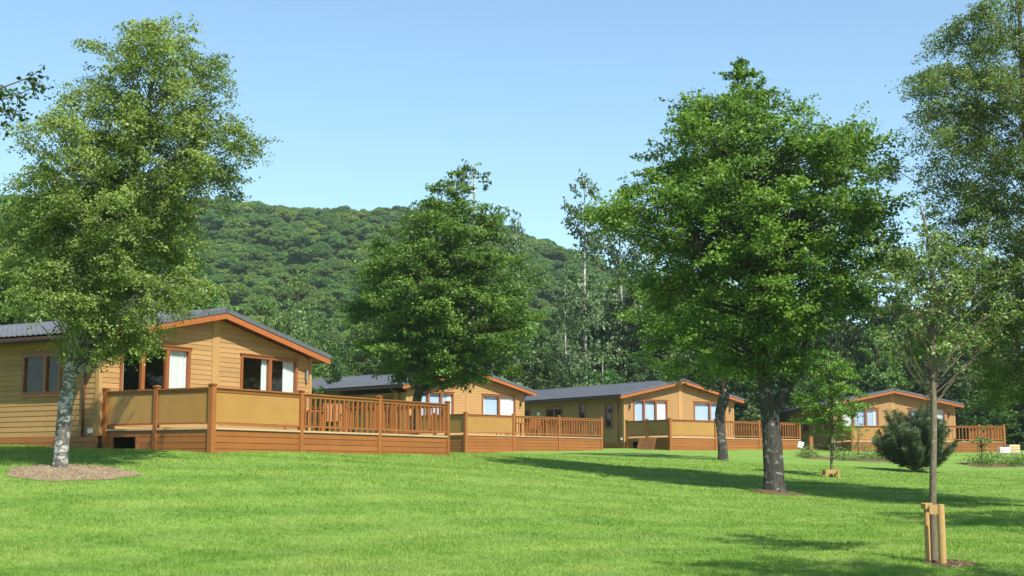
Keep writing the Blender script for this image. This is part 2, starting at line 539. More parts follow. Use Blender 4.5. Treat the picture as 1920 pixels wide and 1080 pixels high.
# ------------------------------------------------------------------ lodges
SL = 0.21
LAP = 0.14
def rows(z0, z1, step=LAP):
    out = []
    z = z0
    while z < z1 - 0.02:
        out.append((z, min(z + step, z1)))
        z += step
    return out

def cut(u0, u1, z0, z1, holes):
    """spans of a row not covered by the holes"""
    spans = [(u0, u1)]
    zc = (z0 + z1) / 2
    for (a, b, c, d) in holes:
        if c < zc < d:
            n = []
            for (s, e) in spans:
                if b <= s or a >= e: n.append((s, e)); continue
                if s < a: n.append((s, a))
                if b < e: n.append((b, e))
            spans = n
    return [(s, e) for s, e in spans if e - s > 0.03]

def lodge(P):
    k, x0, y0, z0, th, W, He, Ha, o, e, Ld = (P[q] for q in ('k', 'x', 'y', 'z', 'th', 'W', 'He', 'Ha', 'o', 'e', 'Ld'))
    root = empty('lodge', (x0, y0, z0), th, P['label'], 'lodge', 'timber lodges in a row across the lawn')
    near = k == 1
    m = W / 2
    ztop = lambda u: Ha - 0.06 - abs(u - m) * SL
    zb = P['zb']                     # bottom of the siding
    fz0 = zb
    # holes
    fw = P['front_windows']; sw = P['side_windows']
    fholes = [(w[0], w[1], w[2], w[3]) for w in fw]
    sholes = [(w[0], w[1], w[2], w[3]) for w in sw]
    # backing wall, front gable (built of rows round the openings)
    wall = MB()
    for (a, b) in rows(fz0, Ha - 0.08, LAP):
        us = [0.0, W]
        hw_b = max(0, (Ha - 0.06 - a) / SL); hw_t = max(0, (Ha - 0.06 - b) / SL)
        lo_b, hi_b = max(0.06, m - hw_b), min(W - 0.06, m + hw_b)
        lo_t, hi_t = max(0.06, m - hw_t), min(W - 0.06, m + hw_t)
        for (s, t) in cut(lo_b, hi_b, a, b, fholes):
            s2 = max(s, lo_t); t2 = min(t, hi_t)
            if t2 < s2: s2 = t2 = m
            wall.hexa([(s, 0.02, a), (t, 0.02, a), (t, 0.12, a), (s, 0.12, a), (s2, 0.02, b), (t2, 0.02, b), (t2, 0.12, b), (s2, 0.12, b)])
    for (a, b) in rows(fz0, He + 0.02, LAP):
        for (s, t) in cut(0.13, Ld, a, b, sholes):
            wall.box(0.02, 0.12, s, t, a, b)
        wall.box(W - 0.12, W - 0.02, 0.13, Ld, a, b)
    wall.box(0.125, W - 0.125, Ld - 0.1, Ld, fz0, He)
    wall.build('wall', M['trim'], root)
    # a plain room behind the windows
    rm = MB()
    rm.box(0.13, W - 0.13, 0.13, Ld - 0.12, -0.02, 0.0)
    rm.box(0.13, W - 0.13, 0.13, Ld - 0.12, He - 0.02, He)
    rm.box(0.13, W - 0.13, 3.2, 3.3, 0.0, He - 0.025)
    rm.build('floor_and_ceiling', M['room'], root)
    # siding boards
    joined = MB()
    def board(p, lab='siding_board'):
        if near:
            MB().hexa(p).build(lab, M['siding'], root)
        else:
            joined.hexa(p)
    ct = 0.15
    for (a, b) in rows(fz0, Ha - 0.1, LAP):
        b2 = b - 0.006
        hw_b = (Ha - 0.075 - a) / SL; hw_t = (Ha - 0.075 - b2) / SL
        for (seg0, seg1) in ((0.09, m - ct), (m + ct, W - 0.09)):
            lo_b, hi_b = max(seg0, m - hw_b), min(seg1, m + hw_b)
            lo_t, hi_t = max(seg0, m - hw_t), min(seg1, m + hw_t)
            if hi_b - lo_b < 0.1: continue
            for (s, t) in cut(lo_b, hi_b, a, b, fholes):
                s2 = max(s, lo_t); t2 = min(t, hi_t)
                if t2 < s2 + 0.02: t2 = s2 + 0.02
                board([(s, -0.016, a), (t, -0.016, a), (t, 0.016, a), (s, 0.016, a), (s2, -0.006, b2), (t2, -0.006, b2), (t2, 0.016, b2), (s2, 0.016, b2)])
    def joints(s, t):
        out = []
        while near and t - s > 3.6:
            q = s + random.uniform(1.8, 3.4)
            out.append((s, q - 0.002)); s = q + 0.002
        return out + [(s, t)]
    for (a, b) in rows(fz0, He + 0.02, LAP):
        b2 = b - 0.006
        for (s, t) in [j for c_ in cut(0.10, Ld, a, b, sholes) for j in joints(*c_)]:
            board([(-0.016, t, a), (-0.016, s, a), (0.016, s, a), (0.016, t, a), (-0.006, t, b2), (-0.006, s, b2), (0.016, s, b2), (0.016, t, b2)])
        if b < He:
            joined.hexa([(W - 0.016, 0.1, a), (W + 0.022, 0.1, a), (W + 0.022, Ld, a), (W - 0.016, Ld, a), (W - 0.016, 0.1, b2), (W + 0.006, 0.1, b2), (W + 0.006, Ld, b2), (W - 0.016, Ld, b2)])
    tag(joined.build('siding', M['siding'], root), kind='stuff')
    # trims
    MB().box(m - ct + 0.004, m + ct - 0.004, -0.03, 0.018, fz0, Ha - 0.09).build('centre_trim', M['trim'], root)
    MB().box(-0.03, 0.088, -0.032, 0.018, fz0, He - 0.0).box(-0.034, 0.018, 0.02, 0.098, fz0, He).build('corner_trim', M['trim'], root)
    MB().box(W - 0.088, W + 0.03, -0.032, 0.018, fz0, He - 0.0).box(W - 0.018, W + 0.034, 0.02, 0.098, fz0, He).build('corner_trim', M['trim'], root)
    # plinth
    pl = MB()
    zt = fz0 - 0.004
    for q in range(2 if near else 3):
        pl = MB()
        pl.box(-0.045, 0.0, -0.04, Ld, zt - 0.17 * (q + 1) + 0.012, zt - 0.17 * q)
        pl.build('plinth_board', M['stain'], root)
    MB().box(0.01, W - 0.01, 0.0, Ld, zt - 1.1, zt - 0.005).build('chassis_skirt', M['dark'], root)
    # roof: wavy stepped tiles
    ys_ = -o; ye_ = Ld + 0.4
    def slope(side, step_u, name):
        nv = int((ye_ - ys_) / 0.05)
        vs = np.linspace(ys_, ye_, nv)
        half = m + e
        n = int(half / 0.36) + 1
        wave = 0.042 * np.abs(np.sin(vs * math.pi / 0.21)) ** 0.7
        V = []; Fc = []
        for r in range(n):
            d0 = r * half / n; d1 = (r + 1) * half / n + 0.02
            zz0 = Ha + 0.12 - d0 * SL + 0.004; zz1 = Ha + 0.12 - d1 * SL + 0.045
            for (d, z, ww) in ((d0, zz0, 0.6), (d1, zz1, 1.0), (d1, zz1 - 0.045, 0.9)):
                u = m - d if side < 0 else m + d
                V.append(np.stack([np.full(nv, u), vs, z + wave * ww], 1))
        V = np.concatenate(V)
        for r in range(n):
            for q in (0, 1):
                a = (r * 3 + q) * nv + np.arange(nv - 1)
                b = a + nv
                Fc.append(np.stack([a, a + 1, b + 1, b], 1) if side > 0 else np.stack([a, b, b + 1, a + 1], 1))
        ob = link(name, np_mesh(name, V, np.concatenate(Fc), M['slate']), root)
        tag(ob, kind='stuff')
    slope(-1, 0, 'roof_tiles'); slope(1, 0, 'roof_tiles')
    # roof deck under tiles, with soffit
    for s in (-1, 1):
        ue = m + s * (m + e)
        zt0 = Ha + 0.10; zt1 = Ha + 0.10 - (m + e) * SL
        a, b = (ue, m) if s < 0 else (m, ue)
        za, zb_ = (zt1, zt0) if s < 0 else (zt0, zt1)
        MB().hexa([(a, ys_ + 0.03, za - 0.13), (b, ys_ + 0.03, zb_ - 0.13), (b, ye_, zb_ - 0.13), (a, ye_, za - 0.13),
                   (a, ys_ + 0.03, za), (b, ys_ + 0.03, zb_), (b, ye_, zb_), (a, ye_, za)]).build('soffit', M['soffit'], root)
        # bargeboard (bright upper strip) and darker lower return
        MB().hexa([(a, ys_, za - 0.215), (b, ys_, zb_ - 0.215), (b, ys_ + 0.028, zb_ - 0.215), (a, ys_ + 0.028, za - 0.215),
                   (a, ys_, za - 0.045), (b, ys_, zb_ - 0.045), (b, ys_ + 0.028, zb_ - 0.045), (a, ys_ + 0.028, za - 0.045)]).build('bargeboard', M['barge'], root)
        # verge capping
        MB().hexa([(a, ys_ - 0.02, za - 0.04), (b, ys_ - 0.02, zb_ - 0.04), (b, ys_ + 0.09, zb_ - 0.04), (a, ys_ + 0.09, za - 0.04),
                   (a, ys_ - 0.02, za + 0.085), (b, ys_ - 0.02, zb_ + 0.085), (b, ys_ + 0.09, zb_ + 0.085), (a, ys_ + 0.09, za + 0.085)]).build('verge_capping', M['verge'], root)
        # gutter at the eave and swan neck pipe
        ge = ue + s * 0.05
        g = MB()
        g.tube([(ge, ys_ + 0.12, zt1 - 0.10), (ge, ye_ - 0.05, zt1 - 0.10)], 0.06, 8)
        g.build('gutter', M['gutter'], root)
        wu = 0.0 if s < 0 else W
        dp = MB()
        pv = 0.46
        zt2 = 1.34 if near and s < 0 else 1.75
        dp.tube([(ge, pv, zt1 - 0.16), (ge - s * 0.04, pv, zt1 - 0.24), (wu + s * 0.12, pv, zt2 + 0.45), (wu + s * 0.08, pv, zt2 + 0.3), (wu + s * 0.08, pv, zb - 0.02)], 0.038, 8)
        dp.build('downpipe', M['downpipe'], root, smooth=True)
    MB().tube([(m, ys_ - 0.02, Ha + 0.13), (m, ye_, Ha + 0.13)], 0.085, 8).build('ridge_capping', M['verge'], root)
    # windows
    def window(side, w):
        a, b, c, d = w[:4]
        mull = w[4]; kind = w[5]
        if side == 'f':
            T = lambda u, v, z: (u, v, z)
        else:
            T = lambda u, v, z: (v, u, z)        # u runs along the side wall
        def bx(M_, u0, u1, v0, v1, z0_, z1_):
            p, q = T(u0, v0, z0_), T(u1, v1, z1_)
            M_.box(min(p[0], q[0]), max(p[0], q[0]), min(p[1], q[1]), max(p[1], q[1]), z0_, z1_)
        fr = MB()
        t = 0.085
        bx(fr, a, b, -0.05, 0.06, d - t, d)
        bx(fr, a, b, -0.05, 0.06, c, c + t)
        bx(fr, a, a + t, -0.05, 0.06, c + t, d - t)
        bx(fr, b - t, b, -0.05, 0.06, c + t, d - t)
        for mu in mull:
            bx(fr, mu - 0.06, mu + 0.06, -0.045, 0.055, c + t, d - t)
        bx(fr, a - 0.04, b + 0.04, -0.075, 0.0, d + 0.002, d + 0.035)      # head drip
        bx(fr, a - 0.03, b + 0.03, -0.085, 0.0, c - 0.035, c - 0.002)      # sill
        win = fr.build('window', M['frame'], root)
        edges = [a + t] + [x for mu in mull for x in (mu - 0.06, mu + 0.06)] + [b - t]
        for i in range(0, len(edges), 2):
            g = MB()
            # opening lights have their own thin frame
            bx(g, edges[i] + 0.002, edges[i + 1] - 0.002, 0.012, 0.022, c + t + 0.002, d - t - 0.002)
            g.build('pane', M['glass'], win)
            if kind[i // 2] in 'LRWM':
                pass
        # curtains hang behind the glass as pleated cloth
        for i in range(0, len(edges), 2):
            kd = kind[i // 2]
            s_, e_ = edges[i] - 0.03, edges[i + 1] + 0.03
            wd = e_ - s_
            parts_ = []
            if 'W' == kd: parts_ = [(s_, e_, 'curtain')]
            if 'L' == kd: parts_ = [(s_, s_ + wd * 0.32, 'curtain')]
            if 'T' == kd: parts_ = [(s_, s_ + wd * 0.22, 'curtain')]
            if 'S' == kd: parts_ = [(e_ - wd * 0.2, e_, 'curtain')]
            if 'R' == kd: parts_ = [(e_ - wd * 0.42, e_, 'curtain')]
            if 'r' == kd: parts_ = [(e_ - wd * 0.42, e_, 'curtain'), (s_, e_, 'blind')]
            if 'l' == kd: parts_ = [(s_, s_ + wd * 0.3, 'curtain'), (s_, e_, 'blind')]
            if 'B' == kd: parts_ = [(s_, e_, 'blind')]
            for (ca, cb, mk) in parts_:
                nn = max(8, int((cb - ca) / 0.022))
                uu = np.linspace(ca, cb, nn)
                dep = (0.075 if mk == 'curtain' else 0.11)
                vv = dep + (0.022 * np.sin(uu * 70 + np.sin(uu * 13) * 2) if mk == 'curtain' else 0.004 * np.sin(uu * 40))
                V = []
                swing = (0.10 if mk == 'curtain' and kd in 'Ll' else 0)
                for zi, z_ in enumerate(np.linspace(c + 0.02, d - 0.02, 7)):
                    uz = uu if not swing else ca + (uu - ca) * (1 - 0.5 * (zi / 6))
                    pts = [T(u_, v_, z_) for u_, v_ in zip(uz, vv)]
                    V += pts
                V = np.array(V)
                idx = np.arange(6)[:, None] * nn + np.arange(nn - 1)[None, :]
                Fq = np.stack([idx, idx + 1, idx + 1 + nn, idx + nn], -1).reshape(-1, 4)
                link('curtain' if mk == 'curtain' else 'blind', np_mesh(mk, V, Fq, M[mk], smooth=True), win)
    for w in fw: window('f', w)
    for w in sw: window('s', w)
    # wall lamps: up and down lighter cylinders on a back plate
    for lu in P['lamps']:
        lm = MB().box(lu - 0.035, lu + 0.035, -0.045, -0.02, 1.80, 1.98).build('wall_lamp', M['steel'], root)
        MB().tube([(lu, -0.10, 1.74), (lu, -0.10, 1.88)], 0.045, 10).tube([(lu, -0.10, 1.90), (lu, -0.10, 2.04)], 0.045, 10).box(lu - 0.012, lu + 0.012, -0.10, -0.04, 1.87, 1.91).build('lamp_tube', M['steel'] if near else M['metal_dark'], lm)
    # meter box and pipe on the side wall
    if P.get('meter'):
        MB().box(-0.085, -0.024, 0.14, 0.27, -0.10, 0.02).build('socket_box', M['white'], root)
    if P.get('vent'):
        MB().box(-0.06, -0.024, 8.3, 8.6, 1.6, 1.8).build('vent_cover', M['white'], root)
    return root

def deck(P):
    x0, y0, z0, th, d, L, c = (P[q] for q in ('x', 'y', 'z', 'th', 'd', 'L', 'c'))
    W = P['W']
    root = empty('deck', (x0, y0, z0), th, P['dlabel'], 'deck', 'raised timber decks in front of the lodges')
    base = P['base']           # bottom of the skirting in local z
    vback = 4.2
    # deck floor boards
    nb = int(d / 0.145)
    for i in range(nb):
        v0 = -d + 0.03 + i * (d - 0.1) / nb
        MB().box(c + 0.02, L - 0.02, v0, v0 + (d - 0.1) / nb - 0.006, -0.034, -0.004).build('deck_board', M['cream'], root)
    MB().box(W + 0.06, L - 0.02, -0.06, vback, -0.034, -0.004).build('side_walkway', M['cream'], root)
    # edge strip
    MB().box(c - 0.01, L + 0.01, -d - 0.005, -d + 0.028, -0.05, 0.0).build('edge_strip', M['cream'], root)
    MB().box(c - 0.005, c + 0.028, -d + 0.03, -0.05, -0.05, 0.0).build('edge_strip', M['cream'], root)
    MB().box(L - 0.028, L + 0.005, -d + 0.03, vback, -0.05, 0.0).build('edge_strip', M['cream'], root)
    # dark ground space beneath
    posts = []
    pw = 0.062
    def post(u, v, wide=0.0):
        p = MB().box(u - pw - wide, u + pw + wide, v - pw - wide, v + pw + wide, base - 0.35, 1.045).build('post', M['stainv'], root, bevel=0.006)
        cp = MB()
        w2 = pw + wide + 0.018
        cp.box(u - w2, u + w2, v - w2, v + w2, 1.046, 1.075)
        cp.hexa([(u - w2 * .9, v - w2 * .9, 1.076), (u + w2 * .9, v - w2 * .9, 1.076), (u + w2 * .9, v + w2 * .9, 1.076), (u - w2 * .9, v + w2 * .9, 1.076),
                 (u - .02, v - .02, 1.10), (u + .02, v - .02, 1.10), (u + .02, v + .02, 1.10), (u - .02, v + .02, 1.10)])
        cp.build('post_cap', M['stain'], p)
    fp = [c + 0.06] + P['posts'] + [L - 0.06]
    fv = -d + 0.045
    sv_ = [(c + 0.045, P['vmid']), (c + 0.045, -0.10)]
    for i, u in enumerate(fp):
        post(u, fv, 0.012 if i == 0 else 0.0)
    for (u, v) in sv_: post(u, v)
    rposts = [fv + 2.0, fv + 4.0, fv + 6.0]
    for v in rposts: post(L - 0.06, v)
    bal = MB().box(-0.021, 0.021, -0.021, 0.021, 0.0, 0.80).mesh('baluster', M['stainv'])
    pcs = []
    def rail(a, b, kind, skirt=True, opening=None, inward=1):
        """one bay from post a to post b, both (u, v)"""
        a = Vector((a[0], a[1], 0)); b = Vector((b[0], b[1], 0))
        dr = (b - a).normalized()
        n_out = Vector((dr.y, -dr.x, 0))
        s = a + dr * (pw + 0.002); e = b - dr * (pw + 0.002)
        ln = (e - s).length
        up = Vector((0, 0, 1))
        tr = MB().bar(s + up * 0.985, e + up * 0.985, 0.11, 0.035)
        tr.build('top_rail', M['stain'], root)
        MB().bar(s + up * 0.925, e + up * 0.925, 0.05, 0.08).build('under_rail', M['stain'], root)
        MB().bar(s + up * 0.115, e + up * 0.115, 0.055, 0.05).build('bottom_rail', M['stain'], root)
        if kind == 'panel':
            MB().bar(s + up * 0.512 + dr * 0.02, e + up * 0.512 - dr * 0.02, 0.016, 0.742).build('infill_panel', M['panel'], root)
        else:
            nbal = P.get('nbal', 16)
            if ln < 2.5: nbal = max(5, int(ln / 0.21))
            for i in range(nbal):
                q = s + dr * (ln * (i + 0.6) / (nbal + 0.2))
                ob = link('baluster', bal, root)
                ob.location = (q.x, q.y, 0.125)
                ob.rotation_euler = (0, 0, math.atan2(dr.y, dr.x))
        if skirt:
            z = -0.056
            i = 0
            while z > base - 0.25:
                z1 = z - 0.158
                if opening and i > 0:
                    o0, o1 = opening
                    for (q0, q1) in ((0, o0), (o1, ln)):
                        MB().bar(s + dr * q0 + up * ((z + z1) / 2), s + dr * q1 + up * ((z + z1) / 2), 0.03, 0.146).build('skirt_board', M['stain'], root)
                else:
                    MB().bar(s + up * ((z + z1) / 2), e + up * ((z + z1) / 2), 0.03, 0.146).build('skirt_board', M['stain'], root)
                z = z1
                i += 1
            if not opening:
                q = -n_out * 0.03 * inward
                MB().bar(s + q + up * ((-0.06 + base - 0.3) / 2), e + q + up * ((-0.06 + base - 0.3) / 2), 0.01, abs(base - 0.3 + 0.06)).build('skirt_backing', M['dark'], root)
    kinds = P['kinds']
    for i in range(len(fp) - 1):
        rail((fp[i], fv), (fp[i + 1], fv), kinds[i])
    # left return: two panel bays; the bay by the wall has the access opening
    rail((c + 0.045, fv), (c + 0.045, P['vmid']), 'panel', inward=-1)
    rail((c + 0.045, P['vmid']), (c + 0.045, -0.10), 'panel', opening=P.get('opening'), inward=-1)
    if P.get('opening'):
        o0, o1 = P['opening']
        s = Vector((c + 0.045, P['vmid'] + pw + 0.002, 0))
        MB().box(c + 0.018, c + 0.072, s.y + o0 - 0.07, s.y + o0 + 0.0, base - 0.2, -0.215).build('hatch_jamb', M['stainv'], root)
        MB().box(c + 0.018, c + 0.072, s.y + o1 - 0.0, s.y + o1 + 0.07, base - 0.2, -0.215).build('hatch_jamb', M['stainv'], root)
        jk = MB()
        jk.tube([(c + 0.9, s.y + o0 + 0.3, base - 0.2), (c + 0.9, s.y + o0 + 0.3, -0.1)], 0.03, 6)
        jk.tube([(c + 0.7, s.y + o0 + 0.5, base - 0.2), (c + 0.8, s.y + o0 + 0.9, -0.1)], 0.02, 6)
        jk.build('support_jack', M['galv'], root)
        MB().box(c + 1.6, c + 1.65, -d + 0.3, -0.1, base - 0.3, -0.06).build('under_deck_shade_sheet', M['dark'], root)  # near-black sheet stands in for the shade seen through the hatch
    # right return
    rv = [fv] + rposts
    for i in range(len(rv) - 1):
        rail((L - 0.06, rv[i]), (L - 0.06, rv[i + 1]), 'bal')
    # joists under the floor
    js = MB()
    for i in range(6):
        v = -d + 0.3 + i * (d - 0.5) / 5
        js.box(c + 0.08, L - 0.1, v, v + 0.05, -0.18, -0.036)
    js.build('joist', M['soffit'], root)
    return root

FW = [(0.70, 3.32, 0.84 + 0.0, 2.30, [1.52, 2.43], 'BBr'), (5.42, 8.02, 0.84, 2.30, [6.72], 'BR')]
def fwin(zb, kinds, sx=1.0, du=0.0):
    # openings snapped to whole board rows
    z0 = zb + round((0.82 - zb) / LAP) * LAP
    z1 = zb + round((2.30 - zb) / LAP) * LAP
    return [(0.70 * sx + du, 3.32 * sx + du, z0, z1, [1.52 * sx + du, 2.43 * sx + du], kinds[0]), (5.42 * sx + du, 8.02 * sx + du, z0, z1, [6.74 * sx + du], kinds[1])]
def swin(zb, lst):
    out = []
    for (a, b, c, d, mu, kd) in lst:
        out.append((a, b, zb + round((c - zb) / LAP) * LAP, zb + round((d - zb) / LAP) * LAP, mu, kd))
    return out
SIDE = [(1.0, 1.78, 0.62, 2.08, [], 'L'), (3.62, 4.3, 1.2, 2.12, [], 'L'), (5.95, 7.7, 0.9, 2.05, [6.8], 'NN'), (9.4, 10.3, 0.1, 2.05, [], 'N')]
LODGES = [
    dict(k=1, x=-10.829, y=36.369, z=1.038, th=1.033, W=8.70, He=2.42, Ha=3.40, o=0.40, e=0.50, Ld=15, d=3.838, L=10.878, c=0.148,
         zb=-0.17, base=-0.62, posts=[3.65, 7.2], kinds=['panel', 'bal', 'bal'], vmid=-1.91, opening=(0.62, 1.45),
         fk=('TNW', 'SR'), side=[(1.42, 2.95, 0.92, 2.06, [2.05], 'NN'), (5.5, 7.0, 0.92, 2.06, [6.2], 'NN')], lamps=[8.42], meter=True,
         label='largest nearest timber lodge at far left, half hidden by the speckled birch trunk',
         dlabel='nearest timber deck with orange balustrade and ochre panels, in front of the leftmost lodge'),
    dict(k=2, x=-5.381, y=70.644, z=1.684, th=0.795, W=8.608, He=2.20, Ha=3.47, o=0.42, e=0.58, Ld=15, d=4.34, L=10.221, c=0.02,
         zb=-0.2, base=-0.85, posts=[3.41, 6.79], kinds=['panel', 'bal', 'bal'], vmid=-2.1,
         fk=('BBr', 'lW'), side=SIDE, lamps=[8.28],
         label='second timber lodge from the left, behind the trunk of the broad dark tree',
         dlabel='deck of the second lodge from the left, just right of the nearest deck end'),
    dict(k=3, x=6.638, y=82.52, z=1.828, th=0.618, W=8.976, He=2.44, Ha=3.47, o=0.40, e=0.57, Ld=15, d=3.916, L=10.817, c=0.092,
         zb=-0.2, base=-0.78, posts=[3.69, 7.27], kinds=['panel', 'bal', 'bal'], vmid=-1.91, opening=(0.3, 1.2),
         fk=('lBW', 'Br'), side=SIDE, lamps=[0.38, 8.6], meter=True, vent=True,
         label='third timber lodge from the left, with two trunks standing before its deck',
         dlabel='deck of the third lodge, partly hidden by the two trunks on the lawn'),
    dict(k=4, x=21.408, y=93.214, z=1.76, th=0.04, W=8.355, He=2.45, Ha=3.42, o=0.45, e=0.50, Ld=15, d=4.468, L=9.974, c=0.02,
         zb=-0.2, base=-0.68, posts=[3.1, 5.7, 8.3], kinds=['panel', 'bal', 'bal', 'bal'], vmid=-2.22, nbal=13,
         fk=('WBr', 'BR'), side=SIDE, lamps=[7.95],
         label='farthest timber lodge at the right, behind the bushy pine',
         dlabel='deck of the farthest lodge at the right, behind the bushy pine'),
]
for P in LODGES:
    P['front_windows'] = fwin(P['zb'], P['fk'], P['W'] / 8.7)
    P['side_windows'] = swin(P['zb'], P['side'])
    lodge(P)
    deck(P)

def world_of(k, u, v, z=0.0):
    P = LODGES[k - 1]
    return (P['x'] + u * math.cos(P['th']) - v * math.sin(P['th']), P['y'] + u * math.sin(P['th']) + v * math.cos(P['th']), P['z'] + z)

# ------------------------------------------------------------------ garden furniture on the decks
def make_chair(loc, rz, label):
    r = empty('garden_chair', loc, rz, label, 'chair', 'wooden garden chairs on the decks')
    for i in range(5):
        MB().box(-0.26, 0.26, -0.25 + i * 0.1, -0.17 + i * 0.1, 0.42, 0.445).build('seat_slat', M['stain'], r)
    for i in range(6):
        MB().bar((-0.225 + i * 0.09, 0.25, 0.46), (-0.225 + i * 0.09, 0.36, 0.93), 0.06, 0.018, up=(0, 1, 0)).build('back_slat', M['stainv'], r)
    MB().bar((-0.29, 0.37, 0.95), (0.29, 0.37, 0.95), 0.03, 0.08).build('back_rail', M['stain'], r)
    for sx in (-0.27, 0.27):
        MB().box(sx - 0.025, sx + 0.025, -0.27, -0.22, 0, 0.62).build('leg', M['stainv'], r)
        MB().bar((sx, 0.26, 0), (sx, 0.37, 0.93), 0.05, 0.05).build('leg', M['stainv'], r)
        MB().box(sx - 0.04, sx + 0.04, -0.3, 0.28, 0.622, 0.65).build('armrest', M['stain'], r)
    return r
def copy_tree(o, loc, rz, label):
    c = o.copy(); C.objects.link(c); c.location = loc; c.rotation_euler = (0, 0, rz); c['label'] = label
    for ch in o.children:
        g = ch.copy(); C.objects.link(g); g.parent = c
    return c
t1 = LODGES[0]['th']; t2 = LODGES[1]['th']; t3 = LODGES[2]['th']
ch0 = make_chair(world_of(1, 6.1, -1.6), t1 + 0.7, 'wooden chair behind the first balustrade bay of the nearest deck')
copy_tree(ch0, world_of(1, 8.2, -1.3), t1 - 0.9, 'wooden chair behind the last balustrade bay of the nearest deck')
copy_tree(ch0, world_of(2, 4.6, -2.4), t2 + 1.2, 'wooden chair at left of the table on the second deck')
copy_tree(ch0, world_of(2, 7.0, -2.2), t2 - 1.3, 'wooden chair at right of the table on the second deck')
def table(loc, rz, label):
    r = empty('garden_table', loc, rz, label, 'table', 'wooden garden tables on the decks')
    for i in range(7):
        MB().box(-0.6, 0.6, -0.385 + i * 0.11, -0.285 + i * 0.11, 0.70, 0.725).build('top_slat', M['stain'], r)
    for sx in (-0.5, 0.5):
        for sy in (-0.3, 0.3):
            MB().box(sx - 0.03, sx + 0.03, sy - 0.03, sy + 0.03, 0, 0.699).build('leg', M['stainv'], r)
    return r
tb = table(world_of(2, 5.8, -2.3), t2, 'wooden slatted table behind the balusters of the second deck')
copy_tree(tb, world_of(1, 7.2, -1.0), t1, 'wooden slatted table behind the balusters of the nearest deck')

# loose skirting panel leaning by the third deck
lp = empty('skirting_panel', world_of(3, -0.12, -2.9, 0), t3 - math.pi / 2, 'loose brown boarded panel leaning on the left side of the third deck', 'panel')
lx, ly, lz = world_of(3, -0.5, -2.6, 0)
lp.location = (lx, ly, gz(lx, ly))
for i in range(4):
    b_ = MB().bar((-0.75, -0.1 + i * 0.05, 0.08 + i * 0.16), (0.75, -0.1 + i * 0.05, 0.08 + i * 0.16), 0.03, 0.15, up=(0, 0.3, 1))
    b_.build('board', M['stain'], lp)
for sx in (-0.6, 0.6):
    MB().bar((sx, -0.15, 0.0), (sx, 0.07, 0.68), 0.05, 0.03, up=(0, 1, 0)).build('batten', M['stainv'], lp)

# white notice board on a peg, bollard, crates, white drum by the path
nx, ny, _ = at(1501, 842, 82)
nb_ = empty('notice_board', (nx, ny, gz(nx, ny)), 0.1, 'small tilted white board on a peg by the right end of the third deck', 'sign')
MB().bar((0, 0, -0.1), (0, 0, 0.45), 0.05, 0.05).build('peg', M['crate'], nb_)
MB().hexa([(-0.2, -0.04, 0.28), (0.12, -0.04, 0.2), (0.12, -0.02, 0.2), (-0.2, -0.02, 0.28), (-0.1, -0.04, 0.62), (0.22, -0.04, 0.54), (0.22, -0.02, 0.54), (-0.1, -0.02, 0.62)]).build('board', M['white'], nb_)
bx_, by_, _ = at(1521, 843, 84)
bo = empty('bollard', (bx_, by_, gz(bx_, by_)), 0.1, 'short square wooden post standing alone right of the white board', 'post')
MB().box(-0.1, 0.1, -0.1, 0.1, -0.1, 0.84).build('shaft', M['stainv'], bo, bevel=0.01)
MB().box(-0.12, 0.12, -0.12, 0.12, 0.842, 0.89).build('cap', M['stain'], bo)
cx_, cy_, _ = at(1898, 850, 87)
cr = empty('wooden_crate', (cx_, cy_, gz(cx_, cy_)), 0.2, 'pale wooden crate on the grass beside the right end of the farthest deck', 'crate')
MB().box(-0.34, 0.34, -0.3, 0.3, 0.0, 0.46).build('body', M['crate'], cr, bevel=0.01)
for i in range(3):
    MB().box(-0.36, 0.36, -0.33, -0.302, 0.02 + i * 0.15, 0.14 + i * 0.15).build('plank', M['crate'], cr)
cx_, cy_, _ = at(1883, 850, 86)
wb = empty('storage_box', (cx_, cy_, gz(cx_, cy_)), 0.0, 'low white box with a lid in front of the pale crate', 'box')
MB().box(-0.3, 0.3, -0.2, 0.2, 0, 0.28).build('body', M['white'], wb, bevel=0.02)
MB().box(-0.32, 0.32, -0.22, 0.22, 0.281, 0.34).build('lid', M['white'], wb, bevel=0.02)
# pale path by the last lodge
px0, py0, _ = at(1920, 852, 84)
pth = []
Xp = np.linspace(29, 60, 32); Yp = np.linspace(-0.8, 0.8, 4)
V = []
for yy in Yp:
    X_ = Xp; Y_ = 85.6 + yy + 0.05 * (Xp - 29)
    V.append(np.stack([X_, Y_, ground_z(X_, Y_) + 0.012], 1))
V = np.concatenate(V)
ii = np.arange(3)[:, None] * 32 + np.arange(31)[None, :]
tag(link('path', np_mesh('path', V, np.stack([ii, ii + 1, ii + 33, ii + 32], -1).reshape(-1, 4), M['gravel'])), kind='structure')

# ------------------------------------------------------------------ trees
def leaf_quads(pos, size, outward, rng, up=0.55, aspect=0.75, droop=0.0):
    n = len(pos)
    nrm = rng.normal(size=(n, 3)) * 0.75
    nrm[:, 2] += up * 1.6
    nrm += outward * 0.45
    nrm /= np.linalg.norm(nrm, axis=1, keepdims=True)
    ax = rng.normal(size=(n, 3)) + outward * 0.8
    ax[:, 2] -= droop
    ax -= nrm * (ax * nrm).sum(1, keepdims=True)
    ax /= np.linalg.norm(ax, axis=1, keepdims=True) + 1e-9
    sd_ = np.cross(nrm, ax)
    s = size * rng.uniform(0.65, 1.25, n)[:, None]
    p0 = pos - ax * s * 0.5
    p2 = pos + ax * s * 0.5
    lift = nrm * s * 0.12
    p1 = pos + sd_ * s * aspect * 0.5 + lift - ax * s * 0.06
    p3 = pos - sd_ * s * aspect * 0.5 + lift - ax * s * 0.06
    V = np.stack([p0, p1, p2, p3], 1).reshape(-1, 3)
    F = np.arange(4 * n).reshape(-1, 4)
    return V, F

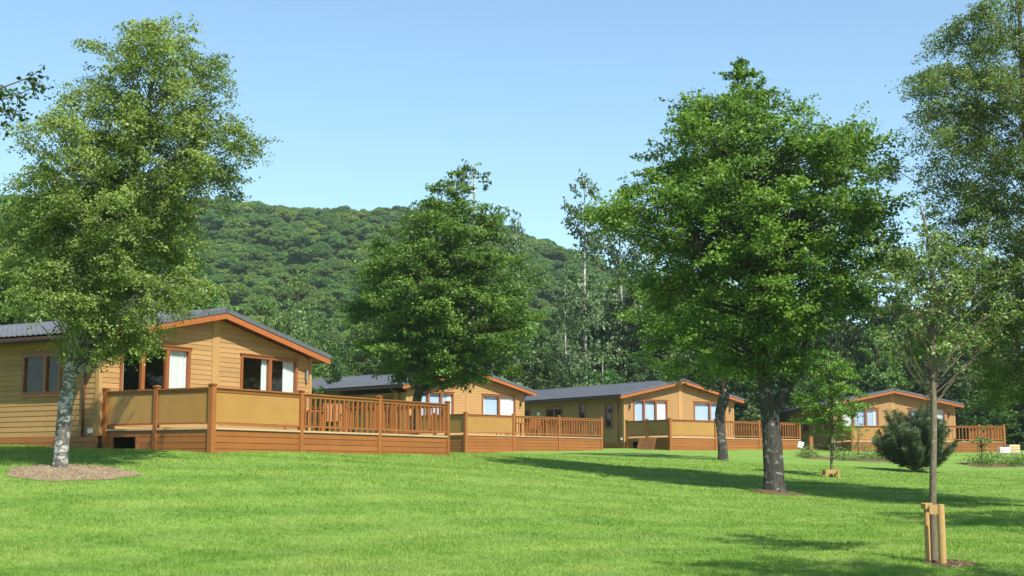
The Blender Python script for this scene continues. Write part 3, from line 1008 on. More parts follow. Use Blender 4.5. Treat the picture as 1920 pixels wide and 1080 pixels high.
def tube_np(pts, rad, n=6):
    pts = np.asarray(pts, float)
    rad = np.asarray(rad, float)
    d = np.gradient(pts, axis=0)
    d /= np.linalg.norm(d, axis=1, keepdims=True) + 1e-9
    ref = np.array([0.31, 0.93, 0.17])
    x = np.cross(d, ref); x /= np.linalg.norm(x, axis=1, keepdims=True) + 1e-9
    y = np.cross(d, x)
    t = np.arange(n) * 2 * math.pi / n
    V = pts[:, None, :] + rad[:, None, None] * (np.cos(t)[None, :, None] * x[:, None, :] + np.sin(t)[None, :, None] * y[:, None, :])
    m = len(pts)
    i = np.arange(m - 1)[:, None] * n
    k = np.arange(n)[None, :]
    a = i + k; b = i + (k + 1) % n
    F = np.stack([a, b, b + n, a + n], -1).reshape(-1, 4)
    return V.reshape(-1, 3), F

def trunk_mesh(name, path, mat, rng, n=20, rough=0.06, flare=True):
    """path rows: x, y, z, radius. resampled, with an uneven buttressed section"""
    path = np.asarray(path, float)
    s = np.concatenate([[0], np.cumsum(np.linalg.norm(np.diff(path[:, :3], axis=0), axis=1))])
    m = max(10, int(s[-1] / 0.16))
    tt = np.linspace(0, s[-1], m)
    # smooth interpolation
    P_ = np.stack([np.interp(tt, s, path[:, j]) for j in range(4)], 1)
    for _ in range(3):
        P_[1:-1] = (P_[:-2] + 2 * P_[1:-1] + P_[2:]) / 4
    V, F = tube_np(P_[:, :3], np.ones(m), n)
    V = V.reshape(m, n, 3)
    cen = P_[:, None, :3]
    th_ = np.arange(n) * 2 * math.pi / n
    ph = rng.uniform(0, 6.28, 4)
    mod = 1 + rough * np.sin(3 * th_ + ph[0])[None, :] * 0.7 + rough * np.sin(5 * th_ + ph[1])[None, :] * 0.5 + rng.normal(size=(m, n)) * rough * 0.22
    mod = mod + rough * 0.8 * np.sin(tt * 2.1 + ph[2])[:, None] * np.sin(2 * th_ + ph[3])[None, :]
    if flare:
        fl = np.exp(-tt / max(0.25, path[0, 3] * 1.0))[:, None]
        mod = mod + fl * (0.16 + 0.16 * np.sin(5 * th_ + ph[2])[None, :])
    V = cen + (V - cen) * (P_[:, 3][:, None, None] * mod[:, :, None])
    return np_mesh(name, V.reshape(-1, 3), F, mat, smooth=True), P_

def interp_prof(prof, z):
    prof = np.asarray(prof, float)
    return np.interp(z, prof[:, 0], prof[:, 1]), np.interp(z, prof[:, 0], prof[:, 2])

def crown_geo(prof, axis, n_clump, n_leaf, leaf, rng, rc=(0.45, 0.8), flat=0.55, ydepth=0.9, up=0.55, aspect=0.75,
              droop=0.0, outer=0.5, twig=True, rise=0.35, lobes=0.22, spiky=0.35, tw=1.0, upw=0.15, sub=7, hang=0.0, holes=None):
    """prof rows (z, xleft, xright) relative to the trunk base; axis rows x,y,z,r"""
    prof = np.asarray(prof, float)
    zs = np.linspace(prof[0, 0], prof[-1, 0], 200)
    l, r = interp_prof(prof, zs)
    w = np.maximum(r - l, 0.25 * (r - l).max()) ** 1.5
    cdf = np.cumsum(w); cdf /= cdf[-1]
    cz = np.interp(rng.uniform(0, 1, n_clump), cdf, zs)
    az = rng.uniform(0, 2 * math.pi, n_clump)
    rho = rng.uniform(0, 1, n_clump) ** outer
    L, R_ = interp_prof(prof, cz)
    mid = (L + R_) / 2; hw = (R_ - L) / 2
    lob = 1 + lobes * np.sin(az * 3 + cz * 1.9 + 1.1) + lobes * 0.6 * np.sin(az * 5 - cz * 3.1)
    lob = np.clip(lob, 0.55, 1.12)
    RC = rng.uniform(rc[0], rc[1], n_clump) * np.clip(hw / (hw.max() * 0.5), 0.38, 1.0)
    eff = np.maximum(hw - RC * 0.62, 0.05)
    cx = mid + np.cos(az) * rho * eff * lob
    cy = np.sin(az) * rho * eff * ydepth * lob
    ax_x = np.interp(cz, axis[:, 2], axis[:, 0]); ax_y = np.interp(cz, axis[:, 2], axis[:, 1])
    cy = cy + ax_y
    cen = np.stack([cx, cy, cz], 1)
    if holes is not None:
        keep = np.ones(n_clump, bool)
        for (hx, hz, hr) in holes:
            keep &= ((cx - hx) ** 2 + (cz - hz) ** 2) > hr * hr
        cen = cen[keep]; RC = RC[keep]; az = az[keep]
    n_clump = len(cen)
    # sub twigs
    per = max(4, n_leaf // (n_clump * sub))
    d = rng.normal(size=(n_clump, sub, 3))
    rad = np.stack([cen[:, 0] - np.interp(cen[:, 2], axis[:, 2], axis[:, 0]), cen[:, 1] - np.interp(cen[:, 2], axis[:, 2], axis[:, 1]), np.zeros(n_clump)], 1)
    rad /= np.linalg.norm(rad, axis=1, keepdims=True) + 1e-6
    d = d + rad[:, None, :] * 0.75
    d[:, :, 2] += upw
    d /= np.linalg.norm(d, axis=2, keepdims=True)
    d[:, :, 2] *= flat
    ln = RC[:, None] * rng.uniform(0.7, 1.0 + spiky, (n_clump, sub))
    tip = cen[:, None, :] + d * ln[:, :, None]
    t = rng.uniform(0.12, 1.0, (n_clump, sub, per)) ** 0.8
    pos = cen[:, None, None, :] + (tip - cen[:, None, :])[:, :, None, :] * t[..., None]
    spread = (0.11 + 0.12 * (1 - t)) * RC[:, None, None]
    jit = rng.normal(size=pos.shape) * spread[..., None]
    jit[..., 2] *= 0.6
    pos = pos + jit
    if hang:
        pos[..., 2] -= hang * (t ** 2) * ln[:, :, None]
    pos = pos.reshape(-1, 3)
    outw = np.repeat(rad, sub * per, axis=0)
    ctint = rng.normal(0.5, 0.15, n_clump)
    tint = np.clip(np.repeat(ctint, sub * per) + rng.normal(0, 0.2, len(pos)), 0, 1)
    kp = rng.uniform(0, 1, len(pos)) < np.repeat(np.clip((RC / (np.percentile(RC, 80))) ** 2, 0.22, 1), sub * per)   # smaller sprays carry fewer leaves
    pos, outw, tint = pos[kp], outw[kp], tint[kp]
    V, F = leaf_quads(pos, leaf, outw, rng, up, aspect, droop)
    # twigs
    TV, TF = [], []
    off = 0
    if twig:
        for i in range(n_clump):
            c = cen[i]
            zb_ = c[2] - (0.3 + rise * np.linalg.norm([c[0] - np.interp(c[2], axis[:, 2], axis[:, 0]), c[1]]))
            zb_ = float(np.clip(zb_, axis[0, 2] + (axis[-1, 2] - axis[0, 2]) * 0.22, axis[-1, 2]))
            b = np.array([np.interp(zb_, axis[:, 2], axis[:, 0]), np.interp(zb_, axis[:, 2], axis[:, 1]), zb_])
            q = np.linspace(0, 1, 6)[:, None]
            mid_ = (b + c) / 2 + rng.normal(size=3) * 0.12 + np.array([0, 0, 0.12])
            pts = (1 - q) ** 2 * b + 2 * q * (1 - q) * mid_ + q ** 2 * c
            r0 = (0.010 + 0.010 * np.linalg.norm(c - b)) * tw
            v, f = tube_np(pts, np.linspace(r0, 0.006, 6), 5)
            TV.append(v); TF.append(f + off); off += len(v)
            for j in range(0, sub, 2):
                v, f = tube_np(np.stack([c, (c + tip[i, j]) / 2 + rng.normal(size=3) * 0.02, tip[i, j] - [0, 0, hang * ln[i, j]]]), [0.008, 0.005, 0.003], 3)
                TV.append(v); TF.append(f + off); off += len(v)
        TV = np.concatenate(TV); TF = np.concatenate(TF)
    return V, F, tint, (TV, TF) if twig else None

def tree(base, path, prof, label, leafm, barkm, leaf=0.1, n_clump=150, n_leaf=30000, seed=1, cat='tree', name='tree', group=None, limbs=(), trough=0.06, **kw):
    rng = np.random.default_rng(seed)
    x, y = base
    root = empty(name, (x, y, gz(x, y) - 0.05), 0, label, cat, group)
    me, P_ = trunk_mesh('trunk', path, M[barkm], rng, rough=trough)
    link('trunk', me, root)
    for lp_ in limbs:
        me, _ = trunk_mesh('limb', lp_, M[barkm], rng, n=12, flare=False)
        link('limb', me, root)
    V, F, tint, tw = crown_geo(prof, P_, n_clump, n_leaf, leaf, rng, **kw)
    link('crown', np_mesh('crown', V, F, M[leafm], tint), root)
    if tw:
        o = link('twigs', np_mesh('twigs', tw[0], tw[1], M[barkm], smooth=True), root)
        tag(o, kind='stuff')
    return root

def prof_px(rows_, bx, by, Y):
    """silhouette read off the photograph, as metres at depth Y"""
    k = Y / F_PX
    return sorted([((by - y) * k, (a - bx) * k, (b - bx) * k) for (y, a, b) in rows_])
def path_px(rows_, bx, by, Y):
    k = Y / F_PX
    return [((x - bx) * k, dy, (by - y) * k, w * k / 2) for (x, y, w, dy) in rows_]

# birch at the left
tree((-9.69, 30), path_px([(120, 890, 29, 0), (120, 860, 28, 0), (122, 800, 27, 0), (127, 740, 26, 0), (133, 690, 23, 0), (145, 600, 18, .1), (185, 500, 17, .2), (225, 380, 13, .2), (250, 240, 9, 0), (270, 120, 5, 0), (280, 40, 2, 0)], 120, 882, 30),
     prof_px([(18, 215, 340), (60, 150, 400), (110, 130, 450), (160, 110, 450), (215, 40, 430), (270, 0, 480), (320, -10, 440), (380, -20, 425), (440, -30, 400), (520, -20, 395), (580, 0, 368), (620, 60, 345), (650, 85, 305), (690, 100, 205)], 120, 882, 30),
     'tall birch with speckled grey trunk and fine leaves in front of the leftmost lodge', 'leaf_birch', 'bark_birch', leaf=0.062, n_clump=450, n_leaf=215000, tw=.6, seed=11,
     name='birch_tree', rc=(0.34, 0.62), flat=0.75, spiky=0.55, lobes=0.2, hang=0.25, outer=0.55, sub=8, rise=0.6, trough=0.08,
     limbs=[path_px([(130, 720, 14, 0), (165, 640, 11, .1), (230, 560, 8, .2), (300, 500, 5, .2)], 120, 882, 30), path_px([(150, 610, 12, 0), (120, 500, 9, -.2), (80, 380, 6, -.2)], 120, 882, 30)])
# broad dark alder in the middle
tree((-4.06, 58), path_px([(777, 850, 20, 0), (777, 800, 17, 0), (781, 740, 17, 0), (795, 690, 15, 0), (815, 620, 12, 0), (835, 540, 9, 0), (848, 440, 6, 0), (855, 360, 3, 0)], 777, 840, 58),
     prof_px([(305, 835, 872), (340, 795, 900), (385, 752, 925), (430, 715, 955), (470, 682, 985), (510, 670, 995), (560, 640, 1010), (620, 650, 1015), (665, 665, 1000), (690, 690, 955), (708, 730, 900), (722, 800, 850)], 777, 840, 58),
     'broad dark green alder standing between the nearest deck and the second lodge', 'leaf_alder_dk', 'bark_alder', leaf=0.125, n_clump=360, n_leaf=140000, seed=12,
     name='alder_tree', rc=(0.55, 1.0), flat=0.42, spiky=0.6, upw=0.3, lobes=0.09, outer=0.5, rise=0.15)
# big alder
tree((7.46, 40), path_px([(1447, 930, 40, 0), (1446, 900, 35, 0), (1446, 850, 34, 0), (1443, 800, 33, 0), (1440, 765, 34, 0), (1434, 725, 24, 0), (1430, 660, 20, 0), (1426, 560, 16, 0), (1420, 450, 12, 0), (1412, 330, 8, 0), (1400, 220, 5, 0), (1395, 130, 2, 0)], 1445, 925, 40),
     prof_px([(100, 1385, 1412), (118, 1372, 1425), (138, 1345, 1455), (165, 1320, 1495), (185, 1262, 1505), (230, 1245, 1580), (262, 1205, 1655), (310, 1190, 1675), (360, 1165, 1695), (400, 1120, 1705), (450, 1120, 1700), (500, 1170, 1690), (560, 1190, 1670), (620, 1210, 1620), (665, 1250, 1560), (700, 1300, 1520)], 1445, 925, 40),
     'large bright green alder with thick forked trunk in the middle of the right lawn', 'leaf_alder', 'bark_alder', leaf=0.108, n_clump=430, n_leaf=178000, seed=13,
     name='alder_tree', rc=(0.5, 0.95), flat=0.52, spiky=0.75, lobes=0.14, outer=0.5, upw=0.3, rise=0.2, trough=0.07,
     holes=[(-0.4, 8.9, 0.5), (1.6, 6.6, 0.45), (3.4, 8.3, 0.4), (-2.2, 7.0, 0.45), (-0.6, 4.9, 0.4)],
     limbs=[path_px([(1447, 785, 20, 0), (1462, 740, 19, 0), (1485, 715, 17, .1), (1507, 690, 15, .2), (1512, 650, 12, .2), (1525, 590, 10, .3), (1560, 480, 8, .3), (1590, 380, 5, .3), (1610, 300, 3, .3)], 1445, 925, 40),
            path_px([(1436, 740, 14, 0), (1405, 660, 10, -.2), (1340, 570, 8, -.3), (1270, 490, 5, -.3)], 1445, 925, 40),
            path_px([(1424, 560, 10, 0), (1460, 470, 7, -.3), (1530, 380, 5, -.4)], 1445, 925, 40),
            path_px([(1420, 470, 9, 0), (1370, 380, 6, .3), (1300, 310, 4, .4)], 1445, 925, 40)])
# slimmer one behind it
tree((9.33, 62), path_px([(1353, 870, 20, 0), (1353, 840, 17, 0), (1350, 800, 16, 0), (1347, 775, 18, 0), (1357, 750, 20, 0), (1359, 725, 16, 0), (1352, 680, 13, 0), (1347, 560, 8, 0), (1340, 460, 4, 0)], 1352, 863, 62),
     prof_px([(430, 1290, 1390), (480, 1230, 1440), (540, 1180, 1480), (600, 1150, 1490), (650, 1170, 1470), (690, 1210, 1440), (722, 1270, 1410)], 1352, 863, 62),
     'slimmer tree with crooked grey trunk in front of the third lodge', 'leaf_alder', 'bark_alder', leaf=0.13, n_clump=120, n_leaf=26000, seed=14,
     name='alder_tree', rc=(0.6, 1.0), flat=0.45, spiky=0.4, rise=0.2, trough=0.1)
# large tree at the right edge, trunk outside the picture
tree((14.3, 37), path_px([(1965, 930, 40, 0), (1962, 800, 34, 0), (1955, 600, 28, 0), (1950, 400, 20, 0), (1945, 150, 12, 0), (1945, -80, 5, 0), (1945, -180, 2, 0)], 1965, 930, 37),
     prof_px([(-200, 1900, 2000), (-100, 1850, 2060), (0, 1785, 2130), (45, 1730, 2150), (90, 1745, 2160), (140, 1655, 2180), (200, 1690, 2200), (260, 1665, 2200), (310, 1690, 2200), (370, 1730, 2200), (430, 1690, 2200), (520, 1700, 2180), (600, 1720, 2160), (680, 1790, 2120), (720, 1850, 2080)], 1965, 930, 37),
     'tall airy willow with small grey green leaves filling the right edge', 'leaf_willow', 'bark_brown', leaf=0.085, n_clump=420, n_leaf=215000, tw=.25, seed=15,
     name='willow_tree', rc=(0.45, 0.85), flat=0.6, spiky=0.6, hang=0.35, outer=0.55, aspect=0.55, rise=0.6, sub=8, lobes=0.28)
# young staked tree
tree((6.94, 23), path_px([(1741, 1062, 14, .08), (1742, 960, 13, .08), (1744, 890, 13, .05), (1748, 800, 12, 0), (1750, 700, 11, 0), (1753, 600, 10, 0), (1756, 500, 8, 0), (1750, 430, 5, 0), (1738, 380, 2, 0)], 1745, 1055, 23),
     prof_px([(375, 1722, 1748), (410, 1690, 1800), (450, 1640, 1850), (500, 1620, 1890), (560, 1600, 1910), (620, 1605, 1900), (660, 1640, 1860), (700, 1680, 1810)], 1745, 1055, 23),
     'slender young tree tied to stakes in the right foreground', 'leaf_young', 'bark_brown', leaf=0.075, n_clump=85, n_leaf=7000, tw=.45, seed=16,
     name='young_tree', rc=(0.2, 0.36), flat=0.5, spiky=0.7, rise=0.75, outer=0.6, aspect=0.6, trough=0.05)
# sapling
tree((11.4, 50), path_px([(1553, 895, 6, 0), (1556, 840, 5, 0), (1558, 760, 6, 0), (1556, 690, 4, 0), (1555, 655, 2, 0)], 1553, 893, 50),
     prof_px([(650, 1545, 1570), (680, 1510, 1600), (720, 1490, 1620), (760, 1482, 1635), (800, 1492, 1605), (822, 1520, 1575)], 1553, 893, 50),
     'small bright sapling with a low wooden guard left of the pine', 'leaf_bright', 'bark_brown', leaf=0.10, n_clump=80, n_leaf=7500, tw=.5, seed=17,
     name='sapling', rc=(0.3, 0.5), flat=0.5, rise=0.4)
# trees whose crowns or shadows reach in from outside the picture
tree((-7.6, 13.5), [(0, 0, -0.1, .16), (0.1, 0, 2, .13), (0.2, 0, 4, .09), (0.3, 0, 6.5, .03)],
     [(4.4, -1.6, 1.7), (5.0, -2.0, 2.66), (5.6, -2.0, 2.86), (6.2, -1.8, 2.56), (6.9, -1.2, 1.5)],
     'dark leafy branch tips hanging in at the top left corner', 'leaf_near', 'bark_brown', leaf=0.062, n_clump=90, n_leaf=15000, seed=18, name='near_tree',
     rc=(0.25, 0.45), spiky=0.6, rise=0.4, outer=0.6)
tree((10.0, 14.2), [(0, 0, -0.1, .22), (0, 0, 3, .18), (-0.2, 0, 7, .12), (-0.4, 0, 11, .03)],
     [(7.6, -3.2, 3.0), (8.4, -4.0, 3.4), (9.4, -3.6, 3.0), (10.6, -2.0, 1.8), (11.4, -.6, .6)],
     'tree outside the right foreground that shades the bottom of the lawn', 'leaf_alder', 'bark_alder', leaf=0.12, n_clump=110, n_leaf=20000, seed=19, name='alder_tree', rc=(0.5, 0.9), rise=0.2)
tree((15.5, 27.5), [(0, 0, -0.1, .3), (0, 0, 3, .24), (0, 0, 7, .15), (0, 0, 11, .03)],
     [(3.8, -2.6, 3.0), (5, -3.8, 4.0), (7, -4.0, 4.0), (9, -3, 3), (11, -1, 1)],
     'tree outside the right edge that lays a long shadow across the lawn', 'leaf_alder', 'bark_alder', leaf=0.13, n_clump=130, n_leaf=24000, seed=20, name='alder_tree', rc=(0.5, 1.0), rise=0.2)
tree((26, 46), [(0, 0, -0.1, .3), (0, 0, 3, .24), (0, 0, 7, .15), (0, 0, 11, .03)],
     [(3.0, -3, 3.0), (5, -4.6, 4.5), (7, -4.6, 4.5), (9, -3, 3), (11, -1, 1)],
     'tree outside the right edge that shades the lawn before the pine', 'leaf_alder', 'bark_alder', leaf=0.14, n_clump=130, n_leaf=22000, seed=21, name='alder_tree', rc=(0.5, 1.0), rise=0.2)

tree((-19.5, 31), [(0, 0, -0.1, .3), (0, 0, 3, .24), (0, 0, 7, .15), (0, 0, 11, .03)],  # unseen tree, added to block sky light on the lodge side wall and window
     [(1.0, -3.2, 3.2), (3.5, -4.6, 4.4), (7, -4.6, 4.4), (9.5, -3, 3), (11.5, -1, 1)],
     'unseen tree added outside the left edge to shade the nearest lodge and darken its side window', 'leaf_alder_dk', 'bark_alder', leaf=0.15, n_clump=170, n_leaf=38000, seed=22, name='alder_tree', rc=(0.6, 1.1), rise=0.2)

# stakes and guard of the young tree
def stakes(x, y, label):
    z = gz(x, y)
    r = empty('tree_stake', (x, y, z), 0, label, 'tree stake')
    MB().tube([(0.045, -0.18, -0.2), (0.045, -0.18, 0.5), (0.04, -0.18, 0.955)], 0.062, 14).build('stake', M['stake'], r, bevel=0.004)
    MB().tube([(-0.085, 0.16, -0.2), (-0.085, 0.16, 0.90)], 0.045, 12).build('stake', M['stake'], r)
    MB().hexa([(-0.155, -0.24, 0.80), (-0.03, -0.27, 0.80), (-0.03, -0.24, 0.80), (-0.155, -0.205, 0.80), (-0.155, -0.24, 0.95), (-0.03, -0.27, 0.95), (-0.03, -0.24, 0.95), (-0.155, -0.205, 0.95)]).build('crossbar', M['stake'], r)
    MB().box(-0.195, -0.01, 0.06, 0.085, 0.905, 0.975).build('crossbar', M['stake'], r)
    MB().box(-0.205, -0.165, -0.20, 0.058, 0.88, 0.965).build('crossbar', M['stake'], r)
    return r
stakes(6.90, 22.92, 'pair of round wooden stakes with a crossbar at the foot of the slender young tree')
gx, gy = 11.4, 50
gr = empty('tree_guard', (gx, gy, gz(gx, gy)), 0, 'low square wooden guard round the foot of the small bright sapling', 'tree guard')
for (a, b) in (((-.24, -.2), (.24, -.2)), ((-.24, .2), (.24, .2)), ((-.24, -.2), (-.24, .2)), ((.24, -.2), (.24, .2))):
    MB().bar((a[0], a[1], 0.20), (b[0], b[1], 0.20), 0.04, 0.14).build('board', M['stake'], gr)
for (a, b) in ((-.21, -.25), (.21, -.25), (-.21, .25), (.21, .25)):
    MB().box(a - .035, a + .035, b - .028, b + .028, -.1, .25).build('peg', M['stake'], gr)

# ------------------------------------------------------------------ mulch rings with chips
def ring(x, y, rx, ry, label, mat, chips, seed, h=0.05):
    rng = np.random.default_rng(seed)
    nr, na = 12, 64
    V = [(x, y, gz(x, y) + h)]
    th_ = np.linspace(0, 2 * math.pi, na, endpoint=False)
    wob = 1 + 0.06 * np.sin(3 * th_ + 1) + 0.05 * np.sin(7 * th_) + rng.normal(size=na) * 0.012
    rr = np.linspace(0.08, 1, nr)
    X = x + np.outer(rr, np.cos(th_) * wob) * rx; Y = y + np.outer(rr, np.sin(th_) * wob) * ry
    Z = ground_z(X, Y) + 0.012 + h * (1 - rr[:, None] ** 2) + rng.normal(size=X.shape) * 0.008 * (rr[:, None] < 0.95)
    V = np.concatenate([np.array(V), np.stack([X.ravel(), Y.ravel(), Z.ravel()], 1)])
    F = []
    for k in range(na):
        F.append((0, 1 + k, 1 + (k + 1) % na, 1 + (k + 1) % na))
    Fq = []
    for i in range(nr - 1):
        for k in range(na):
            a = 1 + i * na + k; b = 1 + i * na + (k + 1) % na
            Fq.append((a, a + na, b + na, b))
    me = bpy.data.meshes.new('mulch')
    me.from_pydata([tuple(v) for v in V], [], [f[:3] for f in F] + Fq)
    me.materials.append(M[mat]); me.update()
    o = link('mulch_ring', me)
    tag(o, label, 'mulch', kind='stuff')
    # chips
    n = chips
    r_ = np.sqrt(rng.uniform(0, 1, n)) * 0.98; a_ = rng.uniform(0, 6.283, n)
    px_ = x + np.cos(a_) * r_ * rx; py_ = y + np.sin(a_) * r_ * ry
    pz_ = ground_z(px_, py_) + 0.02 + h * (1 - r_ ** 2)
    V, F = leaf_quads(np.stack([px_, py_, pz_ + 0.008], 1), 0.042, np.zeros((n, 3)), rng, 1.0, 0.45)
    oo = link('bark_chips', np_mesh('bark_chips', V, F, M['chip'], rng.uniform(0, 1, n)))
    tag(oo, kind='stuff')
RINGS = [(-9.4, 29.7, 1.36, 1.1), (7.5, 39.7, 0.8, 0.6), (7.1, 22.9, 0.42, 0.42)]
ring(-9.4, 29.7, 1.36, 1.1, 'pale dry mulch round the foot of the speckled birch', 'mulch', 700, 31, 0.06)
ring(7.5, 39.7, 0.8, 0.6, 'brown mulch round the foot of the large forked alder', 'soil', 900, 32, 0.07)
ring(7.1, 22.9, 0.42, 0.42, 'small patch of bark mulch by the tree stakes', 'soil', 300, 33, 0.02)

# planting beds near the last lodge
def bed(x0, x1, y0, y1, label, seed, n_plant, leafm, h=(0.25, 0.7)):
    rng = np.random.default_rng(seed)
    nx_, ny_ = 40, 8
    X, Y = np.meshgrid(np.linspace(x0, x1, nx_), np.linspace(y0, y1, ny_))
    edge = np.minimum(np.minimum(X - x0, x1 - X), np.minimum(Y - y0, y1 - Y))
    Y = Y + 0.25 * np.sin(X * 1.3)
    Z = ground_z(X, Y) + np.where(edge > 0.01, 0.04 + rng.uniform(0, 0.04, X.shape), 0.01)
    ii = np.arange(ny_ - 1)[:, None] * nx_ + np.arange(nx_ - 1)[None, :]
    o = link('flower_bed', np_mesh('flower_bed', np.stack([X.ravel(), Y.ravel(), Z.ravel()], 1), np.stack([ii, ii + 1, ii + 1 + nx_, ii + nx_], -1).reshape(-1, 4), M['soil'], smooth=True))
    tag(o, kind='structure')
    # low plants as ground cover
    P_, O_ = [], []
    for i in range(n_plant):
        cx, cy = rng.uniform(x0 + .2, x1 - .2), rng.uniform(y0 + .2, y1 - .2)
        hh = rng.uniform(*h); n = int(260 * hh / 0.5)
        p = rng.normal(size=(n, 3)) * np.array([0.28, 0.28, 0.2]) * (hh / 0.5)
        p[:, 2] = np.abs(p[:, 2]) * 1.6
        p += np.array([cx, cy, gz(cx, cy)])
        P_.append(p); q = p - np.array([cx, cy, gz(cx, cy)]); O_.append(q / (np.linalg.norm(q, axis=1, keepdims=True) + 1e-6))
    V, F = leaf_quads(np.concatenate(P_), 0.10, np.concatenate(O_), rng, 0.4, 0.5)
    o = link('ground_cover', np_mesh('ground_cover', V, F, M[leafm], rng.uniform(0.1, 0.95, len(F))))
    tag(o, 'low weedy planting beside the farthest lodge', 'plants', kind='stuff')
bed(14.8, 21.2, 69.5, 73.5, 'bed', 41, 24, 'leaf_young', (0.2, 0.6))
bed(22.2, 31, 66.5, 70.5, 'bed', 42, 40, 'leaf_mid', (0.25, 0.65))

def shrub(px, py, Y, w, h, label, leafm, n, leaf, seed, cat='shrub', stem=False):
    x, y, z = at(px, py, Y)
    rng = np.random.default_rng(seed)
    root = empty('shrub', (x, y, gz(x, y) - 0.03), 0, label, cat)
    st = MB()
    for i in range(7):
        a = rng.uniform(0, 6.28); r_ = rng.uniform(0.1, 0.35) * w
        st.tube([(0, 0, -0.05), (r_ * .4 * math.cos(a), r_ * .4 * math.sin(a), h * .35), (r_ * math.cos(a), r_ * math.sin(a), h * .8)], [0.025, 0.018, 0.006], 5)
    st.build('stem', M['bark_brown'], root)
    ax_ = np.array([(0, 0, 0, .02), (0, 0, h, .01)], float)
    V, F, t, _ = crown_geo([(h * .08, -w * .35, w * .35), (h * .4, -w / 2, w / 2), (h * .75, -w * .42, w * .42), (h, -w * .15, w * .15)], ax_, max(12, int(n / 240)), n, leaf, rng, rc=(w * .12, w * .22), twig=False)
    link('foliage', np_mesh('foliage', V, F, M[leafm], t), root)
    return root
shrub(612, 830, 62, 2.6, 3.6, 'grey green shrub between the corner of the nearest lodge and the second roof', 'leaf_young', 7000, 0.11, 51)
shrub(1568, 850, 84, 1.6, 1.3, 'leafy low shrub against the left end of the farthest deck', 'leaf_young', 2600, 0.11, 52)
shrub(1430, 800, 92, 2.4, 3.4, 'pale shrub behind the right end of the third deck', 'leaf_young', 4200, 0.12, 53)

# thin saplings in the beds
for i, (px, ytop, Y, lab) in enumerate([(1607, 770, 71, 'thin leafless whip standing in the bed before the farthest deck'), (1838, 800, 68, 'thin leafy whip in front of the balusters of the farthest deck')]):
    x, y, z = at(px, ytop, Y)
    g = gz(x, y)
    r = empty('whip', (x, y, g), 0, lab, 'sapling')
    hgt = z - g
    MB().tube([(0, 0, -.1), (0.03, 0, hgt * .5), (0, 0.02, hgt)], [0.03, 0.022, 0.008], 6).build('trunk', M['bark_brown'], r)
    rng = np.random.default_rng(60 + i)
    V, F, t, tw = crown_geo([(hgt * .25, -.4, .4), (hgt * .6, -.55, .55), (hgt, -.15, .15)], np.array([(0, 0, 0, .02), (0, 0, hgt, .01)], float), 14, 260 if i == 0 else 900, 0.08, rng, rc=(0.15, 0.25))
    link('crown', np_mesh('crown', V, F, M['leaf_young'], t), r)
    tag(link('twigs', np_mesh('twigs', tw[0], tw[1], M['bark_brown']), r), kind='stuff')

# bushy pine
def pine(px, py, Y, label):
    x, y, z = at(px, py, Y)
    rng = np.random.default_rng(71)
    g = gz(x, y)
    root = empty('pine_bush', (x, y, g - 0.05), 0, label, 'pine')
    k = Y / F_PX
    H = 128 * k
    MB().tube([(0, 0, -0.1), (0.05, 0, H * .4), (0, 0, H * .85)], [0.12, 0.08, 0.02], 8).build('trunk', M['bark_brown'], root)
    V_, F_, T_ = [], [], []
    TV, TF = [], []
    off = 0; toff = 0
    for i in range(165):
        t = rng.uniform(0, 1) ** 0.9
        az = rng.uniform(0, 6.283)
        zc = H * (0.06 + 0.62 * t)
        reach = (1.95 * (1 - 0.45 * t ** 1.6)) * rng.uniform(0.55, 1.08) * min(1, 0.55 + 1.6 * t)
        b = np.array([0, 0, zc * 0.55])
        tipz = zc + H * 0.30 * rng.uniform(0.4, 1.15)
        m_ = np.array([math.cos(az) * reach * .6, math.sin(az) * reach * .6, zc * 0.72])
        e_ = np.array([math.cos(az) * reach, math.sin(az) * reach * 0.95, tipz])
        q = np.linspace(0, 1, 12)[:, None]
        pts = (1 - q) ** 2 * b + 2 * q * (1 - q) * m_ + q ** 2 * e_
        v, f = tube_np(pts, np.linspace(0.022, 0.008, 12), 4)
        TV.append(v); TF.append(f + toff); toff += len(v)
        nn = 330
        s = rng.uniform(0.3, 1.0, nn) ** 0.7
        idx = s * 11; i0 = np.minimum(idx.astype(int), 10)
        base = pts[i0] + (pts[i0 + 1] - pts[i0]) * (idx - i0)[:, None]
        tan = pts[i0 + 1] - pts[i0]; tan /= np.linalg.norm(tan, axis=1, keepdims=True)
        dr = rng.normal(size=(nn, 3)); dr -= tan * (dr * tan).sum(1, keepdims=True); dr /= np.linalg.norm(dr, axis=1, keepdims=True)
        dr = dr * 0.9 + tan * 0.55; dr /= np.linalg.norm(dr, axis=1, keepdims=True)
        L_ = rng.uniform(0.14, 0.24, nn)[:, None]
        sd_ = np.cross(dr, rng.normal(size=(nn, 3))); sd_ /= np.linalg.norm(sd_, axis=1, keepdims=True)
        w = 0.0085
        V = np.stack([base - sd_ * w, base + sd_ * w, base + dr * L_ + sd_ * w * .5, base + dr * L_ - sd_ * w * .5], 1).reshape(-1, 3)
        V_.append(V); F_.append(np.arange(4 * nn).reshape(-1, 4) + off); off += 4 * nn
        T_.append(np.clip(rng.normal(0.45, 0.2, nn) + 0.3 * (s > 0.85), 0, 1))
    link('needles', np_mesh('needles', np.concatenate(V_), np.concatenate(F_), M['needle'], np.concatenate(T_)), root)
    tag(link('twigs', np_mesh('twigs', np.concatenate(TV), np.concatenate(TF), M['bark_brown']), root), kind='stuff')
pine(1718, 885, 60, 'rounded bushy pine with upright candles in front of the farthest lodge')

